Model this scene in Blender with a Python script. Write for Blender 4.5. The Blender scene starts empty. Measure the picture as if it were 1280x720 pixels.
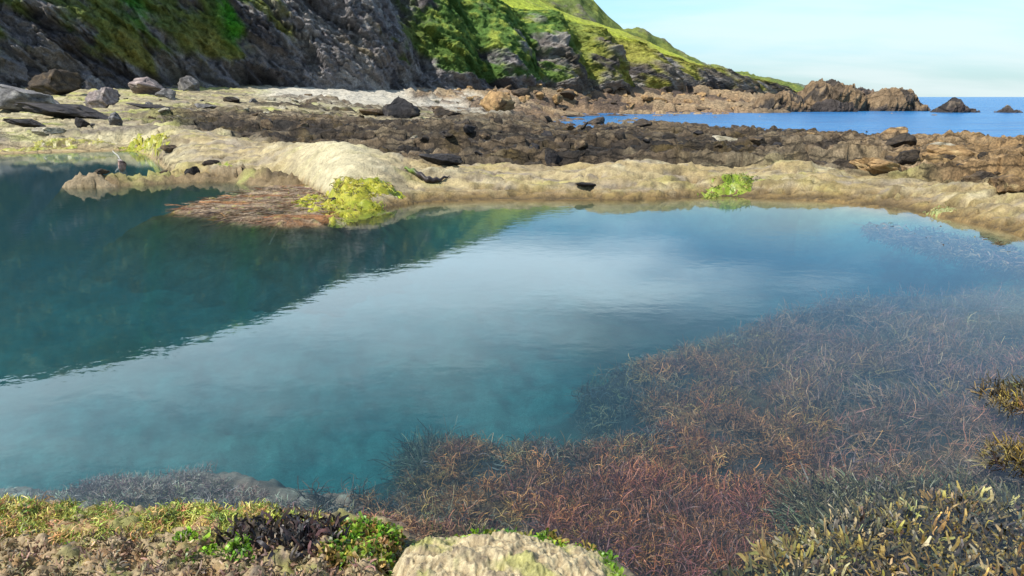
import bpy, math, random
import numpy as np

rng = np.random.default_rng(7)
random.seed(7)
scene = bpy.context.scene
COL = scene.collection

# ------------------------------------------------------------------ camera
CAM_H, FPX = 2.0, 924.0
PITCH = math.atan(239.0 / FPX)
SP, CP = math.sin(PITCH), math.cos(PITCH)
cd = bpy.data.cameras.new("camera")
cam = bpy.data.objects.new("camera", cd)
COL.objects.link(cam)
cam.location = (0, 0, CAM_H)
cam.rotation_euler = (math.pi / 2 - PITCH, 0, 0)
cd.sensor_width = 36.0
cd.lens = 36.0 * FPX / 1280.0
cd.clip_start, cd.clip_end = 0.05, 30000
scene.camera = cam

# ------------------------------------------------------------------ light
SUN = np.array([-0.52, -0.33, 0.79]); SUN /= np.linalg.norm(SUN)
elev = math.asin(SUN[2])
azim = math.atan2(SUN[0], SUN[1])          # from +Y towards +X
sd = bpy.data.lights.new("sun", 'SUN')
sd.energy, sd.angle, sd.color = 4.4, math.radians(0.53), (1.0, 0.95, 0.86)
so = bpy.data.objects.new("sun", sd); COL.objects.link(so)
from mathutils import Vector
so.rotation_euler = Vector(-SUN).to_track_quat('-Z', 'Y').to_euler()

world = bpy.data.worlds.new("World"); scene.world = world
world.use_nodes = True
wn, wl = world.node_tree.nodes, world.node_tree.links
wn.clear()
wo = wn.new('ShaderNodeOutputWorld'); bg = wn.new('ShaderNodeBackground')
sky = wn.new('ShaderNodeTexSky'); sky.sky_type = 'NISHITA'; sky.sun_disc = False
sky.sun_elevation = elev; sky.sun_rotation = azim
sky.air_density, sky.dust_density, sky.ozone_density = 1.0, 0.1, 3.5
bg.inputs['Strength'].default_value = 0.13
tc = wn.new('ShaderNodeTexCoord'); sep = wn.new('ShaderNodeSeparateXYZ')
wl.new(tc.outputs['Generated'], sep.inputs[0])
mz = wn.new('ShaderNodeMath'); mz.operation = 'MAXIMUM'; mz.inputs[1].default_value = 0.0
wl.new(sep.outputs['Z'], mz.inputs[0])
az = wn.new('ShaderNodeMath'); az.operation = 'ADD'; az.inputs[1].default_value = 0.16
wl.new(mz.outputs[0], az.inputs[0])
dx = wn.new('ShaderNodeMath'); dx.operation = 'DIVIDE'; dy = wn.new('ShaderNodeMath'); dy.operation = 'DIVIDE'
wl.new(sep.outputs['X'], dx.inputs[0]); wl.new(az.outputs[0], dx.inputs[1])
wl.new(sep.outputs['Y'], dy.inputs[0]); wl.new(az.outputs[0], dy.inputs[1])
cxy = wn.new('ShaderNodeCombineXYZ'); wl.new(dx.outputs[0], cxy.inputs[0]); wl.new(dy.outputs[0], cxy.inputs[1])
cmap = wn.new('ShaderNodeMapping'); cmap.inputs['Location'].default_value = (3.3, 1.7, 0); cmap.inputs['Scale'].default_value = (0.55, 1.0, 1)
wl.new(cxy.outputs[0], cmap.inputs[0])
cn = wn.new('ShaderNodeTexNoise'); cn.inputs['Scale'].default_value = 1.35; cn.inputs['Detail'].default_value = 6; cn.inputs['Roughness'].default_value = 0.55
wl.new(cmap.outputs[0], cn.inputs['Vector'])
cr = wn.new('ShaderNodeMapRange'); cr.interpolation_type = 'SMOOTHSTEP'
cr.inputs['From Min'].default_value = 0.43; cr.inputs['From Max'].default_value = 0.80; cr.inputs['To Max'].default_value = 0.95
# the veil of thin cloud is thicker higher up than near the horizon
el = wn.new('ShaderNodeMapRange'); el.interpolation_type = 'SMOOTHSTEP'; el.inputs['From Min'].default_value = 0.05; el.inputs['From Max'].default_value = 0.24; el.inputs['To Min'].default_value = -0.10; el.inputs['To Max'].default_value = 0.20
wl.new(sep.outputs['Z'], el.inputs['Value'])
e2 = wn.new('ShaderNodeMapRange'); e2.interpolation_type = 'SMOOTHSTEP'; e2.inputs['From Min'].default_value = 0.27; e2.inputs['From Max'].default_value = 0.55; e2.inputs['To Max'].default_value = -0.36
wl.new(sep.outputs['Z'], e2.inputs['Value'])
es = wn.new('ShaderNodeMath'); es.operation = 'ADD'; wl.new(el.outputs[0], es.inputs[0]); wl.new(e2.outputs[0], es.inputs[1])
e3 = wn.new('ShaderNodeMapRange'); e3.interpolation_type = 'SMOOTHSTEP'; e3.inputs['From Min'].default_value = -0.05; e3.inputs['From Max'].default_value = 0.5; e3.inputs['To Min'].default_value = 0.02; e3.inputs['To Max'].default_value = -0.34
wl.new(sep.outputs['X'], e3.inputs['Value'])
es2 = wn.new('ShaderNodeMath'); es2.operation = 'ADD'; wl.new(es.outputs[0], es2.inputs[0]); wl.new(e3.outputs[0], es2.inputs[1])
ca_ = wn.new('ShaderNodeMath'); ca_.operation = 'ADD'; wl.new(cn.outputs['Fac'], ca_.inputs[0]); wl.new(es2.outputs[0], ca_.inputs[1])
wl.new(ca_.outputs[0], cr.inputs['Value'])
cmix = wn.new('ShaderNodeMix'); cmix.data_type = 'RGBA'
tint = wn.new('ShaderNodeMix'); tint.data_type = 'RGBA'; tint.blend_type = 'MULTIPLY'; tint.inputs['Factor'].default_value = 1.0
tint.inputs['B'].default_value = (0.72, 0.92, 1.0, 1)
wl.new(sky.outputs[0], tint.inputs['A'])
hz_ = wn.new('ShaderNodeMapRange'); hz_.interpolation_type = 'SMOOTHSTEP'; hz_.inputs['From Min'].default_value = 0.17; hz_.inputs['From Max'].default_value = 0.0; hz_.inputs['To Max'].default_value = 0.85
wl.new(sep.outputs['Z'], hz_.inputs['Value'])
hmix = wn.new('ShaderNodeMix'); hmix.data_type = 'RGBA'; hmix.inputs['B'].default_value = (2.25, 3.05, 3.3, 1)
wl.new(hz_.outputs[0], hmix.inputs['Factor']); wl.new(tint.outputs['Result'], hmix.inputs['A'])
cm2 = wn.new('ShaderNodeMapping'); cm2.inputs['Location'].default_value = (7.1, 4.4, 2.0); cm2.inputs['Scale'].default_value = (0.9, 1.6, 1); wl.new(cxy.outputs[0], cm2.inputs[0])
cn2 = wn.new('ShaderNodeTexNoise'); cn2.inputs['Scale'].default_value = 0.9; cn2.inputs['Detail'].default_value = 5; cn2.inputs['Roughness'].default_value = 0.5; wl.new(cm2.outputs[0], cn2.inputs['Vector'])
cr2 = wn.new('ShaderNodeMapRange'); cr2.interpolation_type = 'SMOOTHSTEP'; cr2.inputs['From Min'].default_value = 0.36; cr2.inputs['From Max'].default_value = 0.68; cr2.inputs['To Max'].default_value = 0.55; wl.new(cn2.outputs['Fac'], cr2.inputs['Value'])
thinc = wn.new('ShaderNodeMix'); thinc.data_type = 'RGBA'; thinc.inputs['B'].default_value = (4.3, 4.75, 4.8, 1)
wl.new(cr2.outputs[0], thinc.inputs['Factor']); wl.new(hmix.outputs['Result'], thinc.inputs['A'])
wl.new(cr.outputs[0], cmix.inputs['Factor']); wl.new(thinc.outputs['Result'], cmix.inputs['A']); cmix.inputs['B'].default_value = (9.6, 12.0, 13.6, 1)
wl.new(cmix.outputs['Result'], bg.inputs['Color']); wl.new(bg.outputs[0], wo.inputs['Surface'])

vs = scene.view_settings
vs.view_transform = 'Standard'; vs.look = 'None'; vs.exposure = 0.72; vs.gamma = 1.0; vs.use_curve_mapping = False
scene.cycles.max_bounces = 8
scene.cycles.transparent_max_bounces = 16

# ------------------------------------------------------------------ projection helpers (design time: where a seen point stands)
def Pd(x, y, Y):
    v = (y - 360.0) / FPX
    t = Y / (CP - v * SP)
    return np.array([(x - 640.0) / FPX * t, Y, CAM_H - t * (SP + v * CP)])
def Pz(x, y, z):
    v = (y - 360.0) / FPX
    t = (CAM_H - z) / (SP + v * CP)
    return np.array([(x - 640.0) / FPX * t, t * (CP - v * SP), z])
def Px(x, Y, z):
    t = Y * CP - (z - CAM_H) * SP
    return np.array([(x - 640.0) / FPX * t, Y, z])
def yz(y, z):            # depth Y of a pixel row on the level z
    v = (np.asarray(y, float) - 360.0) / FPX
    return (CAM_H - z) / (SP + v * CP) * (CP - v * SP)
def zat(y, Y):           # level of a pixel row at depth Y
    v = (np.asarray(y, float) - 360.0) / FPX
    return CAM_H - Y / (CP - v * SP) * (SP + v * CP)

# ------------------------------------------------------------------ noise
def _h(ix, iy, iz, seed):
    with np.errstate(over='ignore'):
        h = (ix.astype(np.int64) * 374761393 + iy.astype(np.int64) * 668265263 + iz.astype(np.int64) * 2147483647 + seed * 974634777) & 0xFFFFFFFF
        h = ((h ^ (h >> 13)) * 1274126177) & 0xFFFFFFFF
        h = ((h ^ (h >> 16)) * 2246822519) & 0xFFFFFFFF
        h = h ^ (h >> 15)
    return h
def pn(P, seed=0):
    P = np.asarray(P, float)
    i = np.floor(P).astype(np.int64); f = P - i
    w = f * f * f * (f * (f * 6 - 15) + 10)
    out = np.zeros(len(P))
    for a in (0, 1):
        wa = w[:, 0] if a else 1 - w[:, 0]
        for b in (0, 1):
            wb = w[:, 1] if b else 1 - w[:, 1]
            for c in (0, 1):
                wc = w[:, 2] if c else 1 - w[:, 2]
                h = _h(i[:, 0] + a, i[:, 1] + b, i[:, 2] + c, seed)
                gx = (h & 1023) / 511.5 - 1; gy = ((h >> 10) & 1023) / 511.5 - 1; gz = ((h >> 20) & 1023) / 511.5 - 1
                out += wa * wb * wc * (gx * (f[:, 0] - a) + gy * (f[:, 1] - b) + gz * (f[:, 2] - c))
    return out * 1.3
def fbm(P, octv=5, seed=0, gain=0.5, lac=2.03):
    P = np.asarray(P, float); s = np.zeros(len(P)); a = 1.0; t = 0.0
    for k in range(octv):
        s += a * pn(P * lac ** k + 17.3 * k, seed + k); t += a; a *= gain
    return s / t * 1.6
def ridge(P, octv=5, seed=0, gain=0.5, lac=2.03):
    P = np.asarray(P, float); s = np.zeros(len(P)); a = 1.0; t = 0.0
    for k in range(octv):
        s += a * (1 - np.minimum(1, np.abs(pn(P * lac ** k + 9.1 * k, seed + k)) * 2.2)); t += a; a *= gain
    return s / t
def cells(x, y, seed=0, jit=0.85):
    ix = np.floor(x).astype(np.int64); iy = np.floor(y).astype(np.int64)
    f1 = np.full(len(x), 9.0); f2 = np.full(len(x), 9.0)
    bx = np.zeros(len(x)); by = np.zeros(len(x)); bh = np.zeros(len(x), np.int64)
    z0 = np.zeros(len(x), np.int64)
    for a in (-1, 0, 1):
        for b in (-1, 0, 1):
            h = _h(ix + a, iy + b, z0, seed)
            px = ix + a + 0.5 + jit * ((h & 1023) / 1023 - 0.5); py = iy + b + 0.5 + jit * (((h >> 10) & 1023) / 1023 - 0.5)
            d = np.sqrt((x - px) ** 2 + (y - py) ** 2)
            m = d < f1
            f2 = np.where(m, f1, np.minimum(f2, d)); f1 = np.where(m, d, f1)
            bx = np.where(m, x - px, bx); by = np.where(m, y - py, by); bh = np.where(m, h, bh)
    g = _h(bh, bh >> 7, z0, seed + 5)
    r = [(g & 1023) / 1023, ((g >> 10) & 1023) / 1023, ((g >> 20) & 1023) / 1023]
    return f1, f2, bx, by, r
def slabs(X, Y, size, seed, asp=1.6, tilt=0.9, dip=0.0):
    """angular blocks: every cell a tilted plane with a crack round it"""
    wx = X + 0.25 * size * pn(np.c_[X / size, Y / size, X * 0 + 3.3], seed + 50)
    wy = Y + 0.25 * size * pn(np.c_[X / size, Y / size, X * 0 + 8.3], seed + 51)
    f1, f2, bx, by, r = cells(wx / (size * asp), wy / size, seed)
    if dip:
        z = (r[0] - 0.5) * 0.9 - dip * (0.25 + 0.9 * r[2]) * by + (r[1] - 0.5) * 0.7 * bx
        cr = np.clip((f2 - f1) / 0.10, 0, 1)
        return z - 0.22 * (1 - cr), r[0], cr
    z = (r[0] - 0.5) * 1.1 + tilt * ((r[1] - 0.5) * 1.6 * bx + (r[2] - 0.35) * 1.9 * by)
    cr = np.clip((f2 - f1) / 0.22, 0, 1)
    return z * (0.35 + 0.65 * cr) - 0.35 * (1 - cr), r[0], cr
def ss(a, b, x):
    t = np.clip((x - a) / (b - a), 0, 1)
    return t * t * (3 - 2 * t)
def polysd(px, py, poly):
    """signed distance to a polygon, positive inside"""
    poly = np.asarray(poly, float); n = len(poly)
    d = np.full(len(px), 1e9); ins = np.zeros(len(px), bool)
    for k in range(n):
        a, b = poly[k], poly[(k + 1) % n]; e = b - a
        t = np.clip(((px - a[0]) * e[0] + (py - a[1]) * e[1]) / max(e @ e, 1e-12), 0, 1)
        d = np.minimum(d, (px - a[0] - t * e[0]) ** 2 + (py - a[1] - t * e[1]) ** 2)
        c = (a[1] > py) != (b[1] > py)
        with np.errstate(divide='ignore', invalid='ignore'):
            ins ^= c & (px < (b[0] - a[0]) * (py - a[1]) / (b[1] - a[1]) + a[0])
    d = np.sqrt(d)
    return np.where(ins, d, -d)
def mix(a, b, w):
    return a + (b - a) * w
def mixc(A, B, w):
    return A + (np.asarray(B) - A) * np.asarray(w)[:, None]
_xs = np.arange(-700, 2200, 4.0)
def curve(xs, ys, sm=5):
    y = np.interp(_xs, xs, ys)
    k = np.exp(-0.5 * (np.arange(-3 * sm, 3 * sm + 1) / sm) ** 2); k /= k.sum()
    y = np.convolve(np.pad(y, 3 * sm, mode='edge'), k, mode='valid')
    return lambda x: np.interp(x, _xs, y)

# ------------------------------------------------------------------ mesh + material helpers
def build(name, V, F, mat, parent=None, col=None, smooth=True, attrs=None):
    """ONE mesh object from arrays; F is (n,3) or (n,4)"""
    V = np.asarray(V, np.float32); F = np.asarray(F, np.int32)
    me = bpy.data.meshes.new(name)
    k = F.shape[1]
    me.vertices.add(len(V)); me.vertices.foreach_set("co", V.ravel())
    me.loops.add(F.size); me.loops.foreach_set("vertex_index", F.ravel())
    me.polygons.add(len(F)); me.polygons.foreach_set("loop_start", np.arange(0, F.size, k, dtype=np.int32))
    me.polygons.foreach_set("use_smooth", np.full(len(F), smooth, dtype=bool))
    if col is not None:
        ca = me.color_attributes.new("alb", 'FLOAT_COLOR', 'POINT')
        ca.data.foreach_set("color", np.c_[np.clip(col, 0.004, 0.95), np.ones(len(V))].astype(np.float32).ravel())
    me.update(calc_edges=True); me.validate()
    me.materials.append(mat)
    o = bpy.data.objects.new(name, me); COL.objects.link(o)
    if parent is not None: o.parent = parent
    return o
def tag(o, label=None, cat=None, group=None, kind=None):
    if label: o['label'] = label
    if cat: o['category'] = cat
    if group: o['group'] = group
    if kind: o['kind'] = kind
    return o
def gridfaces(nr, nc):
    i = np.arange(nr * nc).reshape(nr, nc)
    return np.stack([i[:-1, :-1], i[:-1, 1:], i[1:, 1:], i[1:, :-1]], -1).reshape(-1, 4)
def subset(V, F, C, mask):
    f = F[mask]; u, inv = np.unique(f, return_inverse=True)
    return V[u], inv.reshape(f.shape), C[u]

def surf_mat(name, scale=6.0, var=0.35, bump=0.5, dist=0.02, rough=0.85, spec=0.3, fine=60.0, crack=0.0, cscale=3.0):
    """colour from the attribute, broken up by two noises, plus fine relief"""
    m = bpy.data.materials.new(name); m.use_nodes = True
    n, l = m.node_tree.nodes, m.node_tree.links
    b = n['Principled BSDF']; b.inputs['Roughness'].default_value = rough; b.inputs['Specular IOR Level'].default_value = spec
    at = n.new('ShaderNodeAttribute'); at.attribute_name = 'alb'
    t = n.new('ShaderNodeTexCoord')
    n1 = n.new('ShaderNodeTexNoise'); n1.inputs['Scale'].default_value = scale; n1.inputs['Detail'].default_value = 8; n1.inputs['Roughness'].default_value = 0.68
    n2 = n.new('ShaderNodeTexNoise'); n2.inputs['Scale'].default_value = fine; n2.inputs['Detail'].default_value = 4; n2.inputs['Roughness'].default_value = 0.7
    l.new(t.outputs['Object'], n1.inputs['Vector']); l.new(t.outputs['Object'], n2.inputs['Vector'])
    mr = n.new('ShaderNodeMapRange'); mr.inputs['From Min'].default_value = 0.3; mr.inputs['From Max'].default_value = 0.7
    mr.inputs['To Min'].default_value = 1 - var; mr.inputs['To Max'].default_value = 1 + var
    l.new(n1.outputs['Fac'], mr.inputs['Value'])
    mr2 = n.new('ShaderNodeMapRange'); mr2.inputs['From Min'].default_value = 0.3; mr2.inputs['From Max'].default_value = 0.7
    mr2.inputs['To Min'].default_value = 1 - var * 0.8; mr2.inputs['To Max'].default_value = 1 + var * 0.8
    l.new(n2.outputs['Fac'], mr2.inputs['Value'])
    mu = n.new('ShaderNodeMath'); mu.operation = 'MULTIPLY'; l.new(mr.outputs[0], mu.inputs[0]); l.new(mr2.outputs[0], mu.inputs[1])
    vm = n.new('ShaderNodeVectorMath'); vm.operation = 'SCALE'; l.new(at.outputs['Color'], vm.inputs[0]); l.new(mu.outputs[0], vm.inputs['Scale'])
    col_out = vm.outputs[0]; crk_out = None
    if crack:
        mpp = n.new('ShaderNodeMapping'); mpp.inputs['Scale'].default_value = (0.45, 1.0, 1.3); mpp.inputs['Rotation'].default_value = (0.3, 0.5, 0.4)
        wv_ = n.new('ShaderNodeMix'); wv_.data_type = 'VECTOR'; wv_.inputs['Factor'].default_value = 0.22
        l.new(t.outputs['Object'], wv_.inputs['A']); l.new(n1.outputs['Color'], wv_.inputs['B']); l.new(wv_.outputs['Result'], mpp.inputs[0])
        vo = n.new('ShaderNodeTexVoronoi'); vo.feature = 'DISTANCE_TO_EDGE'; vo.inputs['Scale'].default_value = cscale; l.new(mpp.outputs[0], vo.inputs['Vector'])
        cm = n.new('ShaderNodeMapRange'); cm.inputs['From Max'].default_value = 0.07; cm.inputs['To Min'].default_value = 1 - crack; l.new(vo.outputs['Distance'], cm.inputs['Value'])
        v2 = n.new('ShaderNodeVectorMath'); v2.operation = 'SCALE'; l.new(vm.outputs[0], v2.inputs[0]); l.new(cm.outputs[0], v2.inputs['Scale']); col_out = v2.outputs[0]; crk_out = cm.outputs[0]
    l.new(col_out, b.inputs['Base Color'])
    ad = n.new('ShaderNodeMath'); ad.operation = 'ADD'; l.new(n1.outputs['Fac'], ad.inputs[0])
    sc = n.new('ShaderNodeMath'); sc.operation = 'MULTIPLY'; sc.inputs[1].default_value = 0.35; l.new(n2.outputs['Fac'], sc.inputs[0]); l.new(sc.outputs[0], ad.inputs[1])
    bp = n.new('ShaderNodeBump'); bp.inputs['Strength'].default_value = bump; bp.inputs['Distance'].default_value = dist
    hsrc = ad.outputs[0]
    if crk_out is not None:
        a2_ = n.new('ShaderNodeMath'); a2_.operation = 'MULTIPLY_ADD'; a2_.inputs[1].default_value = 0.6; l.new(crk_out, a2_.inputs[0]); l.new(hsrc, a2_.inputs[2]); hsrc = a2_.outputs[0]
    l.new(hsrc, bp.inputs['Height']); l.new(bp.outputs[0], b.inputs['Normal'])
    return m
M_bed = surf_mat("pool bed sand and weed", 4, 0.35, 0.4, 0.02, 0.9, 0.1, 40)
M_ledge = surf_mat("pale weathered ledge rock", 5, 0.32, 0.9, 0.09, 0.85, 0.25, 30, 0.18, 1.3)
M_reef = surf_mat("dark weedy reef rock", 3.5, 0.6, 1.0, 0.16, 0.8, 0.25, 16, 0.5, 2.4)
M_beach = surf_mat("pale shingle and flat rock", 2.6, 0.4, 1.0, 0.15, 0.9, 0.2, 12, 0.4, 1.5)
M_shore = surf_mat("near shore rock", 22, 0.35, 0.7, 0.012, 0.7, 0.35, 130)
M_cliff = surf_mat("cliff rock and grass", 1.1, 0.45, 1.0, 1.1, 0.95, 0.12, 5.0)
M_rock = surf_mat("boulder rock", 3.0, 0.45, 1.0, 0.14, 0.85, 0.2, 14, 0.4, 1.4)
M_far = surf_mat("sea stack rock", 0.6, 0.4, 1.0, 0.9, 0.9, 0.15, 2.6, 0.4, 0.35)
def weed_mat(name, rough=0.45, spec=0.4, tr=0.25):
    m = bpy.data.materials.new(name); m.use_nodes = True
    n, l = m.node_tree.nodes, m.node_tree.links
    b = n['Principled BSDF']; b.inputs['Roughness'].default_value = rough; b.inputs['Specular IOR Level'].default_value = spec
    at = n.new('ShaderNodeAttribute'); at.attribute_name = 'alb'
    t = n.new('ShaderNodeTexCoord'); n1 = n.new('ShaderNodeTexNoise'); n1.inputs['Scale'].default_value = 45; n1.inputs['Detail'].default_value = 3
    l.new(t.outputs['Object'], n1.inputs['Vector'])
    mr = n.new('ShaderNodeMapRange'); mr.inputs['From Min'].default_value = 0.3; mr.inputs['From Max'].default_value = 0.7; mr.inputs['To Min'].default_value = 0.7; mr.inputs['To Max'].default_value = 1.3
    l.new(n1.outputs['Fac'], mr.inputs['Value'])
    vm = n.new('ShaderNodeVectorMath'); vm.operation = 'SCALE'; l.new(at.outputs['Color'], vm.inputs[0]); l.new(mr.outputs[0], vm.inputs['Scale'])
    l.new(vm.outputs[0], b.inputs['Base Color'])
    tl = n.new('ShaderNodeBsdfTranslucent'); l.new(vm.outputs[0], tl.inputs['Color'])
    mx = n.new('ShaderNodeMixShader'); mx.inputs[0].default_value = tr
    l.new(b.outputs[0], mx.inputs[1]); l.new(tl.outputs[0], mx.inputs[2]); l.new(mx.outputs[0], n['Material Output'].inputs['Surface'])
    return m
M_weed = weed_mat("seaweed", 0.5, 0.35, 0.2)
M_wrack = weed_mat("wet wrack", 0.42, 0.3, 0.15)
M_ulva = weed_mat("sea lettuce", 0.4, 0.4, 0.35)

# ------------------------------------------------------------------ the shore: one continuous ground, cut into bed, ledge, reef, beach, near shore
cx = [-400, -200, 0, 120, 175, 195, 215, 260, 330, 365, 400, 430, 470, 520, 600, 700, 800, 900, 960, 1040, 1100, 1200, 1280, 1400, 1600]
wy = [203, 197, 192, 188.5, 187, 205, 226, 224, 222, 228, 246, 262, 262, 253, 250, 250, 250, 246, 248, 252, 258, 275, 294, 335, 420]
fYw = curve(cx, yz(wy, 0.0), 3)
ccx = [-400, -200, 0, 170, 215, 240, 300, 350, 385, 420, 470, 520, 600, 700, 800, 850, 900, 960, 1000, 1040, 1080, 1130, 1200, 1280, 1400, 1600]
ccy = [166, 166, 166, 160, 160, 162, 180, 182, 178, 176, 190, 202, 208, 207, 202, 203, 208, 210, 208, 214, 222, 222.5, 231, 237, 252, 280]
cdy = [3, 3, 3, 3.5, 9, 8, 4.5, 3.5, 3.8, 4.2, 3.6, 3.0, 2.7, 2.6, 2.7, 2.7, 2.6, 2.6, 2.7, 2.7, 2.6, 2.6, 2.5, 2.5, 2.4, 2.2]
ccY = np.array([fYw(a) + b for a, b in zip(ccx, cdy)])
fYws = curve(cx, yz(wy, 0.0), 24)
fYc = curve(ccx, ccY, 4)
fZc = curve(ccx, zat(ccy, ccY), 4)
rx = [-400, 0, 200, 400, 640, 705, 800, 960, 1120, 1280, 1500, 1900]
fYb = curve([-400, 300, 480, 1600], [5.0, 4.0, 1.6, 1.3], 5)                       # back foot of the ledge, behind its crest
fZb = curve([-400, 200, 300, 470, 1600], [0.75, 0.8, 0.55, 0.02, -0.02], 6)
R = [  # (Y, z) of further rows
 ([40, 40, 37, 28, 25, 24.5, 24, 23, 21, 19.5, 17, 14], [.85, .85, .75, .30, .16, 0.17, .18, .18, .12, .12, .15, .15]),
 ([50, 50, 49, 45, 40, 39, 38, 36, 32, 28, 24, 19], [1.15, 1.15, 1.1, .5, .02, -0.15, -.03, -.08, -.06, .12, .3, .3]),
 ([60, 60, 62, 64, 75, 80, 72, 62, 52, 46, 40, 34], [1.8, 1.8, 1.7, 1.1, .1, -1.3, -.8, -.8, -.8, -.8, -.8, -.8]),
 ([67, 67, 74, 84, 103, 101, 100, 95, 85, 70, 60, 50], [2.5, 2.5, 2.4, 1.9, .6, -1.8, -2, -2.5, -2.5, -3, -3, -3]),
 ([72, 72, 82, 95, 122, 130, 140, 150, 400, 400, 400, 400], [3, 3, 2.9, 2.8, 1.6, -0.6, -.8, -.8, -3, -3, -3, -3]),
 ([78, 78, 90, 105, 135, 148, 162, 200, 600, 600, 600, 600], [3.6, 3.6, 3.6, 3.6, 3.4, 3.4, 3.4, 3.4, -3, -3, -3, -3]),
]
fR = [(curve(rx, a, 5), curve(rx, b, 5)) for a, b in R]
nx = [-600, -200, 0, 100, 200, 330, 400, 470, 560, 640, 700, 760, 800, 850, 900, 1800]
ny = [650, 640, 632, 641, 643, 640, 655, 652, 646, 652, 658, 672, 700, 760, 800, 800]
fYn = curve(nx, yz(ny, 0.0), 2)
S1 = np.array([Pz(a, b, -0.15)[:2] for a, b in [(415, 622), (480, 585), (515, 530), (535, 512), (560, 522), (640, 530), (720, 548), (800, 545), (825, 520), (800, 480), (795, 440), (870, 415), (950, 385), (1040, 350), (1150, 343), (1280, 348), (1700, 370), (1700, 900), (700, 900), (640, 690), (500, 665)]])
S2 = np.array([Pz(a, b, -0.25)[:2] for a, b in [(-500, 612), (0, 600), (60, 604), (150, 600), (215, 596), (262, 598), (278, 604), (330, 610), (420, 612), (480, 640), (480, 760), (-500, 760)]])
SPIT = [Px(112, 17.2, 0)[:2], Px(210, 18.2, 0)[:2], Px(300, 18.6, 0)[:2], Px(360, 17.2, 0)[:2]]

def ximg(X, Y):
    return 640 + FPX * X / (CP * Y + SP * 1.7)
def base_h(X, Y):
    x = ximg(X, Y)
    Yw, Yc, Zc = fYw(x), fYc(x), fZc(x)
    Yb = Yc + fYb(x); Zb = fZb(x)
    # beyond the waterline
    w = np.clip((Y - Yw) / (Yc - Yw), 0, 1)
    z = Zc * (1 - (1 - w) ** 2.1)
    w = np.clip((Y - Yc) / (Yb - Yc), 0, 1)
    z = z + (Zb - Zc) * w * w * (3 - 2 * w)
    py_, pz_ = Yb, Zb
    for fy, fz in fR:
        y1, z1 = np.maximum(fy(x), py_ + 0.5), fz(x)
        z = z + (z1 - pz_) * np.clip((Y - py_) / (y1 - py_), 0, 1)
        py_, pz_ = y1, z1
    # pool bed
    db = np.minimum(Yw, fYws(x)) - Y
    n = fbm(np.c_[X * 0.6, Y * 0.6, X * 0], 4, 3)
    deep = -1.0 + 0.16 * n
    s1 = polysd(X, Y, S1) + 0.34 * n - 0.10; s2 = polysd(X, Y, S2) + 0.08 * n + 0.20
    far = np.clip(db, 0, 9)
    slope = np.where(x > 1000, 0.35, 0.75)
    bed = np.maximum(deep, -0.03 - slope * far - 0.3 * far ** 2)
    bed = np.maximum(bed, mix(deep, -0.25 - 0.025 * np.clip(Y - 3.5, 0, 8) + 0.09 * n, ss(-0.9, 0.12, s1)))
    bed = np.maximum(bed, mix(deep, -0.29 + 0.06 * n, ss(-0.8, 0.25, s2)))
    dn = fYn(x) - Y                       # >0 on the near shore
    near = np.where(dn > 0, 0.02 - 0.10 * ss(470, 540, x) + (0.22 - 0.22 * ss(455, 520, x)) * (1 - np.exp(-np.clip(dn, 0, 9) * 2.2)), dn * 0.9 - 0.10 * ss(470, 540, x))
    bed = np.maximum(bed, np.maximum(near, -2.6))
    return np.where(Y > Yw, z, bed), dict(x=x, Yw=Yw, Yc=Yc, Zc=Zc, Yb=Yb, s1=s1, s2=s2, dn=dn, n=n)

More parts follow.
